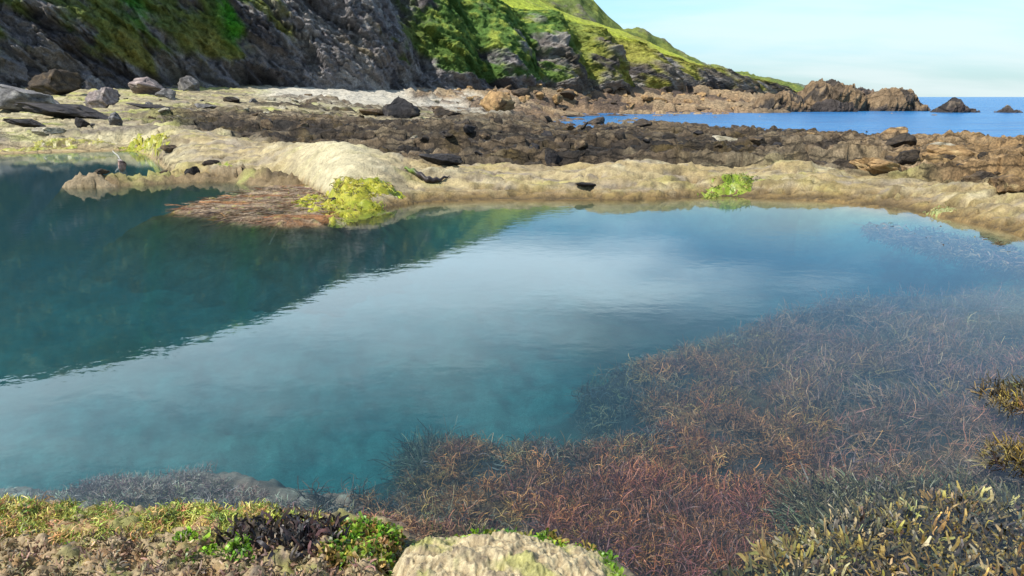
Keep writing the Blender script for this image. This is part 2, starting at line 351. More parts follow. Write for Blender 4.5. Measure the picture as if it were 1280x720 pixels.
def rough_h(X, Y):
    """base plus rock relief; also albedo and regions"""
    z, d = base_h(X, Y)
    x = d['x']
    wj = 0.5 * fbm(np.c_[X * 0.25, Y * 0.25, X * 0 + 4], 4, 30)
    inpool = Y < d['Yw']
    ledw = np.where((~inpool) & (x > 150), ss(0.4, -0.6, Y - d['Yb']) * ss(180, 270, x + 30 * wj), 0.0)
    led = ledw > 0.5
    nearsh = inpool & (d['dn'] > -0.02)
    reefw = np.where(inpool, 0, ss(0, 2.0, Y - d['Yb'])) * ss(150, 330, x + 60 * wj + np.clip(Y - 45, 0, 40) * -4.2 + 60) * (1 - ss(300, 330, x) * ss(530, 480, x) * ss(78, 86, Y))
    reefw = reefw * (1 - 0.9 * ss(44, 52, Y + 6 * wj) * ss(680, 560, x) * ss(-0.25, 0.1, fbm(np.c_[X * 0.14, Y * 0.45, X * 0 + 9], 5, 47)))
    beachw = np.where(inpool, 0, 1 - ledw) * (1 - reefw)
    P0 = np.c_[X, Y, X * 0]
    XS = X + 0.35 * Y
    a1, r1, k1 = slabs(XS, Y, 1.5, 21, 3.2, dip=1.0); a2, r2, k2 = slabs(XS, Y, 0.5, 22, 2.4, dip=1.0); a3, r3, k3 = slabs(XS, Y, 6.0, 23, 2.6, dip=1.0)
    fb = fbm(P0 * 1.9, 4, 24)
    # ledge: smooth, with bedding, cracks and pits
    la = fbm(P0 * [0.5, 1.1, 1], 5, 11); lb = fbm(P0 * [1.6, 5.0, 1], 5, 12); crk = ridge(P0 * [0.5, 1.3, 1] + 0.4 * la[:, None], 3, 13)
    crk2 = ridge(P0 * [1.3, 3.4, 1] + 0.3 * lb[:, None], 3, 16)
    hump = np.exp(-((x - 425) / 60) ** 2)
    q1, q2, _a, _b, qr = cells(X / 0.55 + la, Y / 0.42 + lb, 15)
    pits = ss(0.34, 0.12, q1) * (qr[0] > 0.45) * (1 - 0.8 * hump)
    wl = ledw * ss(0, 0.6, Y - d['Yw'] + 0.25)
    stp = (z + 0.05 * la) / 0.11
    ter = (np.floor(stp) + ss(0.55, 1.0, stp - np.floor(stp))) * 0.11 - z
    dl = 0.16 * la + 0.09 * lb + 0.05 * a2 * (1 - hump) + 0.8 * ter * (1 - hump) * ss(0.1, 0.35, la + 0.4) + 0.05 * (ridge(P0 * [2.2, 5, 1], 3, 14, .6) - .5) * (1 - .7 * hump) + 0.03 * fb - 0.26 * np.clip(crk - 0.78, 0, 1) / 0.2 * (1 - 0.85 * hump) - 0.10 * np.clip(crk2 - 0.80, 0, 1) / 0.2 * (1 - 0.6 * hump)
    # reef and shingle
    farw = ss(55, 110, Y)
    rd = ridge(P0 * [0.9, 2.2, 1], 4, 26, 0.6) - 0.5
    rr = mix(0.42 * a1 + 0.20 * a2 + 0.16 * fb + 0.35 * rd + 0.30 * fbm(P0 * 0.28, 3, 25), 1.5 * a3 + 0.7 * a1 + 0.25 * fb + 0.7 * rd, farw)
    bb = 0.20 * a1 + 0.12 * a2 + 0.16 * fbm(P0 * [0.3, 0.8, 1], 5, 27) + 0.03 * fb - 0.085 * pits
    stp2 = (z + 0.25 * fbm(P0 * [0.1, 0.25, 1], 3, 28)) / 0.3
    bb = bb + ((np.floor(stp2) + ss(0.6, 1.0, stp2 - np.floor(stp2))) * 0.3 - stp2 * 0.3) * 0.8
    bw = np.where(inpool, 0, ss(0, 0.8, Y - d['Yw']))
    # pebbly near shore
    na, nr, nk = slabs(X, Y, 0.05, 31, 1.3, 0.6)
    nb = fbm(P0 * 7, 4, 32); nc = ridge(P0 * [26, 16, 1] + nb[:, None], 3, 33)
    dnr = (0.085 * nb + 0.022 * nc + 0.012 * fbm(P0 * 30, 3, 35)) * (1 - 0.6 * ss(455, 520, x))
    wn_ = np.where(inpool, ss(-0.05, 0.1, d['dn']), 0)
    bedn = np.where(inpool, 1 - wn_, 0) * (0.10 * fbm(P0 * 2.2, 4, 34) + 0.03 * fb + 0.09 * nb * ss(-0.6, 0.1, d['s2']))
    z2 = z + wl * dl * (1 - reefw) + reefw * rr + beachw * bb * bw + wn_ * dnr + bedn * np.clip(-z * 2, 0.15, 1)
    rd0 = ridge(P0 * [2.4, 4.5, 1], 4, 38, 0.6) - 0.5
    # the weedy spit
    dsp = np.full(len(X), 1e9); along = np.zeros(len(X))
    for k in range(3):
        a, b = SPIT[k], SPIT[k + 1]; e = b - a
        t = np.clip(((X - a[0]) * e[0] + (Y - a[1]) * e[1]) / (e @ e), 0, 1)
        q = np.hypot(X - a[0] - t * e[0], Y - a[1] - t * e[1]); m = q < dsp
        dsp = np.where(m, q, dsp); along = np.where(m, k + t, along)
    spit = 0.24 * np.exp(-(dsp / 0.5) ** 2) * (0.75 + 0.9 * a2 + 0.5 * la + 0.9 * fb + 1.2 * rd0) - 0.03 - 0.8 * np.clip(dsp - 0.3, 0, 9) ** 1.5
    onspit = (spit > z2) & (dsp < 2.2) & (Y < 24) & (x < 420)
    z2 = np.where(onspit, spit, z2)
    # ---------------- albedo
    A = np.tile(np.array([0.19, 0.25, 0.17]), (len(X), 1))                            # bed: pale sand
    pat = ss(-0.15, 0.35, fbm(P0 * [0.22, 0.22, 1], 5, 40))
    A = mixc(A, [0.075, 0.08, 0.035], 0.8 * pat)
    shal = np.maximum(ss(-1.3, -0.2, d['s1'] + 0.3 * fb), ss(-0.6, 0.0, d['s2'] + 0.2 * fb))
    A = mixc(A, [0.035, 0.03, 0.028], shal); A = mixc(A, [0.11, 0.055, 0.025], ss(-0.2, 0.2, d['s1']) * ss(-0.1, 0.15, fbm(P0 * 1.6, 4, 48)))
    lp = ss(-0.2, 0.5, lb)
    s2c = np.tile(np.array([0.25, 0.15, 0.11]), (len(X), 1)); s2c = mixc(s2c, [0.37, 0.29, 0.22], ss(0.1, 0.5, nb)); s2c = mixc(s2c, [0.14, 0.10, 0.10], 0.8 * ss(0.15, 0.5, fbm(P0 * [1.5, 4, 1], 4, 49)))
    A = mixc(A, s2c, ss(-0.5, 0.1, d['s2']) * 0.9)
    wf = ss(0.9, 0.0, np.abs(d['Yw'] - Y)) * inpool
    A = mixc(A, [0.22, 0.15, 0.07], wf)
    # near shore
    N = np.tile(np.array([0.19, 0.135, 0.07]), (len(X), 1))
    N = mixc(N, [0.10, 0.075, 0.055], ss(0.0, 0.5, nb)); N = mixc(N, [0.36, 0.27, 0.15], ss(0.45, 0.75, nc) * 0.7); N = mixc(N, [0.17, 0.17, 0.04], 0.8 * ss(-0.1, 0.3, fbm(P0 * 5, 4, 36))); N = mixc(N, [0.30, 0.16, 0.06], 0.6 * ss(0.1, 0.4, fbm(P0 * 4 + 3, 4, 37)))
    A = mixc(A, N, wn_)
    # ledge
    L = np.tile(np.array([0.43, 0.34, 0.18]), (len(X), 1))
    L = mixc(L, [0.51, 0.44, 0.28], ss(0.1, 0.5, la)); L = mixc(L, [0.26, 0.215, 0.165], 0.8 * ss(-0.12, 0.22, fbm(P0 * [0.9, 2.4, 1] + 11, 5, 45)) * (1 - hump)); L = mixc(L, [0.40, 0.345, 0.11], 0.7 * ss(0.05, 0.5, fbm(P0 * [0.7, 1.6, 1], 4, 41)))
    L = mixc(L, [0.36, 0.27, 0.13], 0.8 * ss(.5, .75, r2) * (1 - hump)); L = mixc(L, [0.28, 0.22, 0.06], 0.75 * ss(-0.1, .35, lb + .5 * la) * ss(0.45, 0.1, z)); L = mixc(L, [0.20, 0.14, 0.07], 0.8 * lp * ss(0.4, 0.05, z)); L = mixc(L, [0.18, 0.13, 0.085], 0.8 * np.maximum(ss(0.80, 0.93, crk), 0.8 * ss(0.82, 0.95, crk2)) * (1 - 0.8 * hump))
    L = mixc(L, [0.17, 0.13, 0.075], 0.75 * pits * ss(.0, .25, pits)); L = mixc(L, [0.54, 0.48, 0.31], 0.75 * hump)
    L = mixc(L, [0.24, 0.15, 0.05], 0.8 * ss(0.17, 0.05, z2 + 0.07 * lb)); L = mixc(L, [0.10, 0.07, 0.035], 0.85 * ss(0.085, 0.02, z2 + 0.05 * lb))
    
    # reef
    Rf = np.tile(np.array([0.085, 0.062, 0.042]), (len(X), 1))
    Rf = mixc(Rf, [0.055, 0.045, 0.036], ss(0.45, 0.75, r2)); Rf = mixc(Rf, [0.27, 0.19, 0.11], ss(0.55, 0.9, r1) * ss(0.3, 0.6, r2))
    Rf = mixc(Rf, [0.21, 0.14, 0.035], 0.6 * ss(0.1, 0.5, fbm(P0 * 0.7, 4, 42)))
    Rf = mixc(Rf, [0.38, 0.29, 0.18], 0.8 * ss(0.75, 0.95, r2) * ss(0.45, 0.8, r1))
    org = np.array([0.34, 0.21, 0.09])
    Rf = mixc(Rf, [0.42, 0.33, 0.20], 0.75 * ss(0.25, 0.5, fbm(P0 * [0.35, 1.6, 1] + 7, 5, 46)))
    Rf = mixc(Rf, org, 0.75 * ss(1000, 1250, x + 120 * wj) * (Y < 60) * ss(0.15, 0.45, r1))
    Fr = np.tile(np.array([0.27, 0.175, 0.10]), (len(X), 1)); Fr = mixc(Fr, [0.09, 0.065, 0.05], ss(0.55, 0.8, r1)); Fr = mixc(Fr, [0.40, 0.29, 0.16], ss(0.6, 0.9, r3) * 0.7)
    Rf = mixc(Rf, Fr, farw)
    B = np.tile(np.array([0.38, 0.33, 0.20]), (len(X), 1))
    B = mixc(B, [0.30, 0.24, 0.14], 0.8 * ss(.55, .75, r2)); B = mixc(B, [0.13, 0.11, 0.085], 0.85 * ss(.8, .9, r1)); B = mixc(B, [0.36, 0.37, 0.10], 0.9 * ss(0.0, 0.45, fbm(P0 * [0.18, 0.5, 1], 5, 43))); B = mixc(B, [0.23, 0.19, 0.15], 0.7 * ss(0.1, 0.5, fbm(P0 * [0.25, 0.9, 1], 5, 44)))
    B = mixc(B, [0.44, 0.405, 0.33], ss(62, 85, Y) * ss(300, 360, x)); B = mixc(B, [0.28, 0.2, 0.10], 0.7 * ss(0.35, 0.0, z2))
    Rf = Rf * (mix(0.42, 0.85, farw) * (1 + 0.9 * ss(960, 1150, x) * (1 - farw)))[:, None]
    out_ = np.where(inpool, 0.0, 1.0)
    L = L * 0.88
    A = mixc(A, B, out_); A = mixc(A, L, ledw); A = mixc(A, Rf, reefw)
    sp = np.tile(np.array([0.19, 0.135, 0.07]), (len(X), 1)); sp = mixc(sp, [0.05, 0.04, 0.03], ss(0.5, 0.7, r2)); sp = mixc(sp, [0.28, 0.265, 0.09], ss(0.1, 0.5, la)); sp = mixc(sp, [.29, .22, .13], ss(.7, .9, r2))
    sp = mixc(sp, [.05, .05, .025], ss(0.0, -0.10, z2)); sp = mixc(sp, [.2, .2, .14], ss(-.35, -.8, z2))
    A = np.where(onspit[:, None], sp, A)
    reg = np.where(inpool, 0, np.where(led & (reefw < 0.5), 1, np.where(reefw > 0.5, 2, 3)))
    reg = np.where(nearsh & (wn_ > 0.3), 4, reg)
    reg = np.where(onspit & (z2 > -0.12) & (Y > 12), 5, reg)
    return z2, A, reg

rowsY = np.concatenate([np.linspace(1.6, 2.5, 40, endpoint=False), np.linspace(2.5, 3.9, 150, endpoint=False), np.geomspace(3.9, 9.5, 60, endpoint=False), np.geomspace(9.5, 22, 165, endpoint=False), np.geomspace(22, 60, 150, endpoint=False), np.geomspace(60, 260, 130)])
us = np.linspace(-0.92, 0.92, 640)
GY = np.repeat(rowsY, len(us)); GX = np.tile(us, len(rowsY)) * (GY + 0.9)
gz, gA, greg = rough_h(GX, GY)
gV = np.c_[GX, GY, gz]; gF = gridfaces(len(rowsY), len(us))
freg = greg[gF[:, 0]]
fz = gz[gF].max(1); fY = GY[gF[:, 0]]
drop = (fz < -1.6) & (fY > 40)           # under the opaque sea
for k, nm, mt in ((0, "pool_bed", M_bed), (1, "rock_ledge", M_ledge), (2, "reef", M_reef), (3, "beach", M_beach), (4, "near_shore", M_shore), (5, "rock_spit", M_ledge)):
    o = build(nm, *subset(gV, gF, gA, (freg == k) & ~drop)[:2], mt, col=subset(gV, gF, gA, (freg == k) & ~drop)[2])
    if k == 1: tag(o, "long pale cream rock ledge with a smooth hump along the far side of the pool", "rock ledge")
    elif k == 5: tag(o, "low narrow rocky spit reaching into the teal water below the beach", "rock spit")
    else: tag(o, kind='structure')

def hts(X, Y):
    X = np.atleast_1d(np.asarray(X, float)); Y = np.atleast_1d(np.asarray(Y, float))
    return rough_h(X, Y)[0]
_Ys = np.geomspace(2.4, 230, 1400)
def ground_at(x, y):
    """where the view through a pixel first meets the smooth ground"""
    v = (y - 360.0) / FPX; t = _Ys / (CP - v * SP)
    zr = CAM_H - t * (SP + v * CP); Xr = (x - 640.0) / FPX * t
    h = base_h(Xr, _Ys)[0]
    hit = np.nonzero((zr <= np.maximum(h, -0.8)))[0]
    k = hit[0] if len(hit) else len(_Ys) - 1
    return np.array([Xr[k], _Ys[k], h[k]]), t[k]

# ------------------------------------------------------------------ water
def water_mat(name):
    m = bpy.data.materials.new(name); m.use_nodes = True
    n, l = m.node_tree.nodes, m.node_tree.links; n.clear()
    out = n.new('ShaderNodeOutputMaterial'); gl = n.new('ShaderNodeBsdfGlossy'); tr = n.new('ShaderNodeBsdfTransparent'); fr = n.new('ShaderNodeFresnel'); mx = n.new('ShaderNodeMixShader')
    fr.inputs['IOR'].default_value = 1.34; gl.inputs['Roughness'].default_value = 0.015
    t = n.new('ShaderNodeTexCoord'); mp = n.new('ShaderNodeMapping'); mp.inputs['Scale'].default_value = (1.3, 1.5, 1)
    l.new(t.outputs['Object'], mp.inputs[0])
    a = n.new('ShaderNodeTexNoise'); a.inputs['Scale'].default_value = 3.6; a.inputs['Detail'].default_value = 3
    b = n.new('ShaderNodeTexNoise'); b.inputs['Scale'].default_value = 14.0; b.inputs['Detail'].default_value = 2
    l.new(mp.outputs[0], a.inputs['Vector']); l.new(mp.outputs[0], b.inputs['Vector'])
    mb = n.new('ShaderNodeMath'); mb.operation = 'MULTIPLY_ADD'; mb.inputs[1].default_value = 0.12; l.new(b.outputs['Fac'], mb.inputs[0]); l.new(a.outputs['Fac'], mb.inputs[2])
    bp = n.new('ShaderNodeBump'); bp.inputs['Strength'].default_value = 1.0; bp.inputs['Distance'].default_value = 0.0010
    l.new(mb.outputs[0], bp.inputs['Height']); l.new(bp.outputs[0], gl.inputs['Normal']); l.new(bp.outputs[0], fr.inputs['Normal'])
    l.new(fr.outputs[0], mx.inputs[0]); l.new(tr.outputs[0], mx.inputs[1]); l.new(gl.outputs[0], mx.inputs[2]); l.new(mx.outputs[0], out.inputs['Surface'])
    va = n.new('ShaderNodeVolumeAbsorption'); va.inputs['Color'].default_value = (0.53, 0.81, 0.875, 1); va.inputs['Density'].default_value = 1.9
    vsc = n.new('ShaderNodeVolumeScatter'); vsc.inputs['Color'].default_value = (0.60, 0.95, 0.90, 1); vsc.inputs['Density'].default_value = 0.12; vsc.inputs['Anisotropy'].default_value = 0.2
    vad = n.new('ShaderNodeAddShader'); l.new(va.outputs[0], vad.inputs[0]); l.new(vsc.outputs[0], vad.inputs[1])
    l.new(vad.outputs[0], out.inputs['Volume'])
    return m
# outline of the water body, run under the rock all round (inside the ledge, the beach and the near shore)
outl = []
for x in np.linspace(-560, 1480, 120):
    Yq = float(mix(fYw(x), fYc(x), 0.55)); outl.append(Px(x, Yq, 0)[:2])
outl += [np.array([9.5, 4.0]), np.array([5.5, 1.7]), np.array([-5.5, 1.7]), np.array([-30.0, 20.0])]
outl = np.array(outl)
nO = len(outl)
V = np.r_[np.c_[outl, np.zeros(nO)], np.c_[outl, np.full(nO, -3.6)]]
me = bpy.data.meshes.new("pool_water")
me.from_pydata([tuple(v) for v in V], [], [list(range(nO))[::-1], list(range(nO, 2 * nO))] + [[k, (k + 1) % nO, nO + (k + 1) % nO, nO + k] for k in range(nO)])
me.update(); me.materials.append(water_mat("clear pool water"))
import bmesh
bm = bmesh.new(); bm.from_mesh(me); bmesh.ops.triangulate(bm, faces=bm.faces[:]); bmesh.ops.recalc_face_normals(bm, faces=bm.faces[:]); bm.to_mesh(me); bm.free()
o = bpy.data.objects.new("pool_water", me); COL.objects.link(o); tag(o, kind='structure')

def sea_mat():
    m = bpy.data.materials.new("blue sea"); m.use_nodes = True
    n, l = m.node_tree.nodes, m.node_tree.links; b = n['Principled BSDF']
    b.inputs['Roughness'].default_value = 0.22; b.inputs['Specular IOR Level'].default_value = 0.10
    t = n.new('ShaderNodeTexCoord'); mp = n.new('ShaderNodeMapping'); mp.inputs['Scale'].default_value = (0.5, 1.2, 1); l.new(t.outputs['Object'], mp.inputs[0])
    a = n.new('ShaderNodeTexNoise'); a.inputs['Scale'].default_value = 0.32; a.inputs['Detail'].default_value = 6; a.inputs['Roughness'].default_value = 0.6
    c = n.new('ShaderNodeTexNoise'); c.inputs['Scale'].default_value = 0.03; c.inputs['Detail'].default_value = 4
    l.new(mp.outputs[0], a.inputs['Vector']); l.new(mp.outputs[0], c.inputs['Vector'])
    bp = n.new('ShaderNodeBump'); bp.inputs['Strength'].default_value = 0.9; bp.inputs['Distance'].default_value = 1.2
    l.new(a.outputs['Fac'], bp.inputs['Height']); l.new(bp.outputs[0], b.inputs['Normal'])
    ma = n.new('ShaderNodeMix'); ma.data_type = 'RGBA'; ma.inputs['A'].default_value = (0.004, 0.075, 0.22, 1); ma.inputs['B'].default_value = (0.02, 0.16, 0.36, 1)
    mr = n.new('ShaderNodeMapRange'); mr.inputs['From Min'].default_value = 0.35; mr.inputs['From Max'].default_value = 0.65
    ad = n.new('ShaderNodeMath'); ad.operation = 'MULTIPLY_ADD'; ad.inputs[1].default_value = 0.6
    l.new(a.outputs['Fac'], ad.inputs[0]); sb = n.new('ShaderNodeMath'); sb.operation = 'MULTIPLY'; sb.inputs[1].default_value = 0.4; l.new(c.outputs['Fac'], sb.inputs[0]); l.new(sb.outputs[0], ad.inputs[2])
    l.new(ad.outputs[0], mr.inputs['Value']); l.new(mr.outputs[0], ma.inputs['Factor']); l.new(ma.outputs['Result'], b.inputs['Base Color'])
    return m
sx = np.array([-400.0, 16000]); 
V = [(-300, 28, -.8), (300, 14, -.8), (9000, 100, -.8), (16000, 16000, -.8), (-6000, 16000, -.8), (-1500, 700, -.8)]
V = [(6.0, 30, -.8), (60, 30, -.8), (9000, 100, -.8), (16000, 16000, -.8), (-9000, 16000, -.8), (0, 145, -.8), (1.5, 66, -.8)]
me = bpy.data.meshes.new("sea"); me.from_pydata(V, [], [list(range(len(V)))]); me.update(); me.materials.append(sea_mat())
o = bpy.data.objects.new("sea", me); COL.objects.link(o); tag(o, kind='structure')

# ------------------------------------------------------------------ cliff and headland
def catmull(K, xs, q):
    """K (n,m) values at xs -> smooth monotone-ish interpolation at q"""
    K = np.asarray(K, float); xs = np.asarray(xs, float)
    d = np.gradient(K, xs, axis=0) * 0.9
    i = np.clip(np.searchsorted(xs, q) - 1, 0, len(xs) - 2)
    h = (xs[i + 1] - xs[i])[:, None]; t = ((q - xs[i]) / (xs[i + 1] - xs[i]))[:, None]
    return (2 * t**3 - 3 * t**2 + 1) * K[i] + (t**3 - 2 * t**2 + t) * h * d[i] + (-2 * t**3 + 3 * t**2) * K[i + 1] + (t**3 - t**2) * h * d[i + 1]
def refl(x, y, Y):       # a skyline point that the pool mirrors at pixel (x,y)
    v = (y - 360.0) / FPX
    z = -CAM_H + Y * (SP + v * CP) / (CP - v * SP)
    return Px(x, Y, z)
colx = [-560, -250, 0, 110, 205, 320, 400, 480, 545, 620, 700, 780, 860, 950, 1015]
nodes = []
def colm(x, base, mid, up, crest, sky_):
    nodes.append([base, mid, up, crest, sky_])
colm(-560, Px(-560, 50, 2.6), Px(-560, 54, 12), Px(-560, 60, 21), Px(-560, 68, 27), Px(-560, 90, 31))
colm(-250, Px(-250, 58, 2.6), Px(-250, 62, 13), Px(-250, 69, 23), Px(-250, 77, 29.5), Px(-250, 98, 33))
colm(0, Px(0, 71, 2.6), Px(0, 75, 13), Px(0, 81, 24), refl(0, 458, 88), Px(0, 108, 35))
colm(110, Px(110, 76, 2.6), Px(110, 80, 13), Px(110, 87, 24), refl(110, 436, 94), Px(110, 114, 34))
colm(205, Px(205, 84, 2.6), Px(205, 88, 13), Px(205, 95, 23), refl(205, 418, 102), Px(205, 122, 34))
colm(320, Px(320, 94, 2.6), Px(320, 99, 13), Px(320, 107, 22), refl(320, 385, 115), Px(320, 135, 33))
colm(400, Px(400, 102, 2.6), Px(400, 107, 12.5), Px(400, 115, 21), refl(400, 352, 126), Px(400, 146, 31))
colm(480, Px(480, 110, 2.4), Px(480, 116, 12.5), Px(480, 125, 21), refl(480, 336, 140), Px(480, 162, 34))
colm(545, Px(540, 121, 2.4), Px(545, 128, 12), Px(545, 138, 21), refl(545, 316, 152), Px(545, 175, 34))
colm(620, Px(615, 132, 2.2), Px(620, 137, 10.5), Px(615, 147, 18), Pd(615, 2, 160), refl(610, 292, 185))
colm(700, Px(690, 142, 2.0), Px(690, 147, 9), Px(694, 158, 15.5), Pd(695, 20, 172), Px(690, 195, 23.5))
colm(780, Px(765, 156, 2.0), Px(768, 161, 7.5), Px(774, 172, 12.5), Pd(785, 50, 186), Px(785, 206, 18.2))
colm(860, Px(850, 172, 2.0), Px(852, 177, 6.0), Px(858, 187, 9.5), Pd(866, 82, 200), Px(870, 220, 11.5))
colm(950, Px(945, 200, 1.5), Px(947, 204, 4.4), Px(950, 212, 6.0), Pd(952, 102, 222), Px(955, 240, 6.6))
colm(1015, Px(1010, 224, -2), Px(1012, 227, 0.5), Px(1014, 232, 1.6), Px(1016, 240, 2.2), Px(1016, 255, 1.5))
nodes = np.array(nodes)                                  # (col, node, 3)
qs = np.concatenate([np.linspace(-560, -60, 70, endpoint=False), np.linspace(-60, 1015, 580)])
tn = np.concatenate([np.linspace(0, 1, 120, endpoint=False), np.linspace(1, 3, 120, endpoint=False), np.linspace(3, 4, 28)])
K = catmull(nodes.reshape(len(colx), -1), colx, qs).reshape(len(qs), 5, 3)
cols = []
for c in range(3):
    cols.append(catmull(K[:, :, c].T, np.arange(5.0), tn))   # (t, q)
CV = np.stack(cols, -1)                                   # (t, q, 3)
nt, nq = CV.shape[:2]
Tt = np.repeat(tn, nq); Qq = np.tile(qs, nt)
CV = CV.reshape(-1, 3)
out_dir = np.array([0.30, -0.92, 0.25]); out_dir /= np.linalg.norm(out_dir)
alongv = np.array([0.62, 0.78, 0.0])
al = CV @ alongv; hz = CV[:, 2]
cross_ = al * 0.8 + hz * 0.95; down_ = al * 0.75 - hz * 0.85
big = fbm(np.c_[al / 26 + hz / 60, hz / 40, Tt * 0], 3, 60)
strat = ridge(np.c_[cross_ / 3.4, down_ / 9, Tt * 0], 5, 61, 0.6)
strat2 = fbm(np.c_[cross_ / 1.2, down_ / 3.4, Tt * 0], 4, 62, 0.65)
f1, f2, bx_, by_, rc = cells(cross_ / 4.2 + 0.3 * strat2, down_ / 11, 63)
facet = (rc[0] - 0.5) * 1.6 + 1.3 * (rc[1] - 0.4) * bx_ + 0.9 * (rc[2] - 0.5) * by_
rib = ridge(np.c_[al / 15 + hz / 16, hz / 60, Tt * 0], 3, 64)
head = ss(560, 660, Qq); face = ss(0, 0.25, Tt) * (1 - ss(2.8, 3.1, Tt)) 
lump = fbm(np.c_[CV / 2.3], 4, 65)
lump2 = fbm(np.c_[CV / 0.8], 3, 66)
lowcut = ss(0.55, 0.0, Tt)
ampl = mix(1.0, 0.62, ss(700, 950, Qq))
base_fade = 0.35 + 0.65 * ss(0, 0.4, Tt)
gn_ = fbm(np.c_[al / 7, hz / 6, Tt * 0 + 1], 3, 69)
g1, g2, gx_, gy_, gc = cells(cross_ / 1.6 + 0.5 * strat2, down_ / 2.6 + 0.3 * gn_, 68)
fac2 = (gc[0] - 0.5) * 1.1 + 1.5 * (gc[1] - 0.45) * gx_ + 1.2 * (gc[2] - 0.5) * gy_ - 0.5 * np.clip(1 - (g2 - g1) / 0.16, 0, 1)
iso = fbm(CV / 1.5, 4, 59, 0.6)
spur = np.zeros(len(CV))
for sx_, wd, am in ((455, 26, 2.6), (515, 14, -3.5), (560, 20, 3.6), (598, 12, -3.0), (640, 22, 4.2), (676, 12, -3.2), (712, 18, 4.4), (738, 10, -3.0), (768, 18, 4.8), (800, 10, -3.0), (830, 15, 4.0), (872, 16, 2.8), (915, 16, 2.2)):
    cx_ = sx_ + (1.2 - Tt) * (26 if sx_ < 690 else 20)
    spur += am * np.exp(-((Qq - cx_ + 5 * gn_) / wd) ** 2)
spur *= ss(0.0, 0.5, Tt) * (1 - ss(2.3, 2.95, Tt))
cave = ss(0.45, 0.75, ridge(np.c_[cross_ / 7, down_ / 20, Tt * 0], 3, 67)) * np.exp(-((Tt - 0.16) / 0.13) ** 2) * ss(400, 300, Qq)
disp = spur - 4.5 * cave + ampl * base_fade * (2.2 * big + 3.3 * (strat - 0.5) + 1.1 * strat2 + 1.9 * facet + 0.9 * fac2 * (1 - 0.6 * head) + 0.9 * iso + (2.0 + 1.8 * head) * (rib - 0.5)) * (1 - 0.72 * ss(2.75, 3.05, Tt))
# vegetation
gn = fbm(np.c_[al / 9, hz / 7, Tt * 0 + 2], 5, 70); gn2 = fbm(np.c_[cross_ / 3.0, down_ / 9, Tt * 0 + 5], 5, 71)
bias = np.interp(Qq, [-560, 0, 250, 320, 380, 480, 520, 600, 700, 760, 850, 950, 1015], [0.2, 0.32, 0.22, 0.0, -0.42, -0.36, 0.12, 0.27, 0.14, 0.0, -0.12, -0.22, -0.6])
bias = bias + np.interp(Tt, [0, 0.22, 0.42, 1.0, 2.0, 2.8, 3.0, 4.0], [-1.3, -0.7, -0.05, 0.05, 0.2, 0.5, 1.2, 1.4]) 
veg = ss(-0.05, 0.22, bias + 0.75 * gn + 0.45 * gn2 + 0.25 * (strat - 0.5))
disp = disp * (1 - 0.35 * veg) + veg * (0.55 * lump + 0.25 * lump2) * mix(1, 0.35, ss(2.8, 3.1, Tt)) 
CV = CV + disp[:, None] * out_dir[None, :]
CV[:, 2] += 0.25 * lump2 * veg * 0.5
CC = np.tile(np.array([0.27, 0.25, 0.255]), (len(CV), 1))
CC = mixc(CC, [0.20, 0.165, 0.115], ss(640, 740, Qq) * 0.8); CC = mixc(CC, [0.44, 0.41, 0.38], 0.8 * ss(0.55, 0.8, gc[2])); CC = mixc(CC, [0.27, 0.25, 0.235], 0.6 * ss(0.5, 0.8, strat + 0.25 * strat2)); CC = mixc(CC, [0.075, 0.068, 0.075], 0.8 * ss(0.55, 0.8, rc[1]))
CC = mixc(CC, [0.24, 0.18, 0.07], 0.6 * ss(0.2, 0.6, gn2) * ss(380, 460, Qq)); CC = mixc(CC, [0.36, 0.28, 0.13], 0.8 * ss(0.62, 0.85, strat) * ss(700, 800, Qq) * ss(0.2, 0.5, rc[0]))
CC = mixc(CC, [0.06, 0.056, 0.06], 0.6 * lowcut * ss(-0.2, 0.4, gn2))
VG = np.tile(np.array([0.075, 0.095, 0.028]), (len(CV), 1))
VG = mixc(VG, [0.13, 0.125, 0.035], ss(-0.1, 0.4, gn)); VG = mixc(VG, [0.065, 0.13, 0.03], ss(480, 560, Qq) * (1 - ss(740, 820, Qq)) * 0.8)
VG = mixc(VG, [0.03, 0.16, 0.012], 0.9 * np.exp(-((Qq - 285 - (1 - Tt) * 22) / 17) ** 2) * ss(0.35, 0.7, Tt)); VG = mixc(VG, [0.03, 0.14, 0.02], 0.8 * np.exp(-((Qq - 160 - (1 - Tt) * 40) / 16) ** 2) * ss(0.5, 0.8, Tt))
VG = mixc(VG, [0.25, 0.29, 0.055], ss(0.05, 0.45, lump) * ss(490, 560, Qq) * 0.85)
VG = mixc(VG, [0.25, 0.23, 0.05], ss(680, 780, Qq) * 0.7)
VG = mixc(VG, [0.30, 0.34, 0.04], ss(2.7, 3.0, Tt) * 0.85 * ss(-0.5, 0.2, gn)); VG = mixc(VG, [0.18, 0.17, 0.06], ss(2.9, 3.1, Tt) * ss(0.1, 0.5, gn2) * 0.6)
VG *= ((1.55 + 0.4 * lump2) * mix(1.35, 1.0, ss(380, 500, Qq)))[:, None]
CC = mixc(CC, VG, veg)
CF = gridfaces(nt, nq)
isl = Qq[CF[:, 0]] < 548
for msk, nm in ((isl, "cliff"), (~isl, "headland")):
    v_, f_, c_ = subset(CV, CF, CC, msk); tag(build(nm, v_, f_, M_cliff, col=c_), kind='structure')

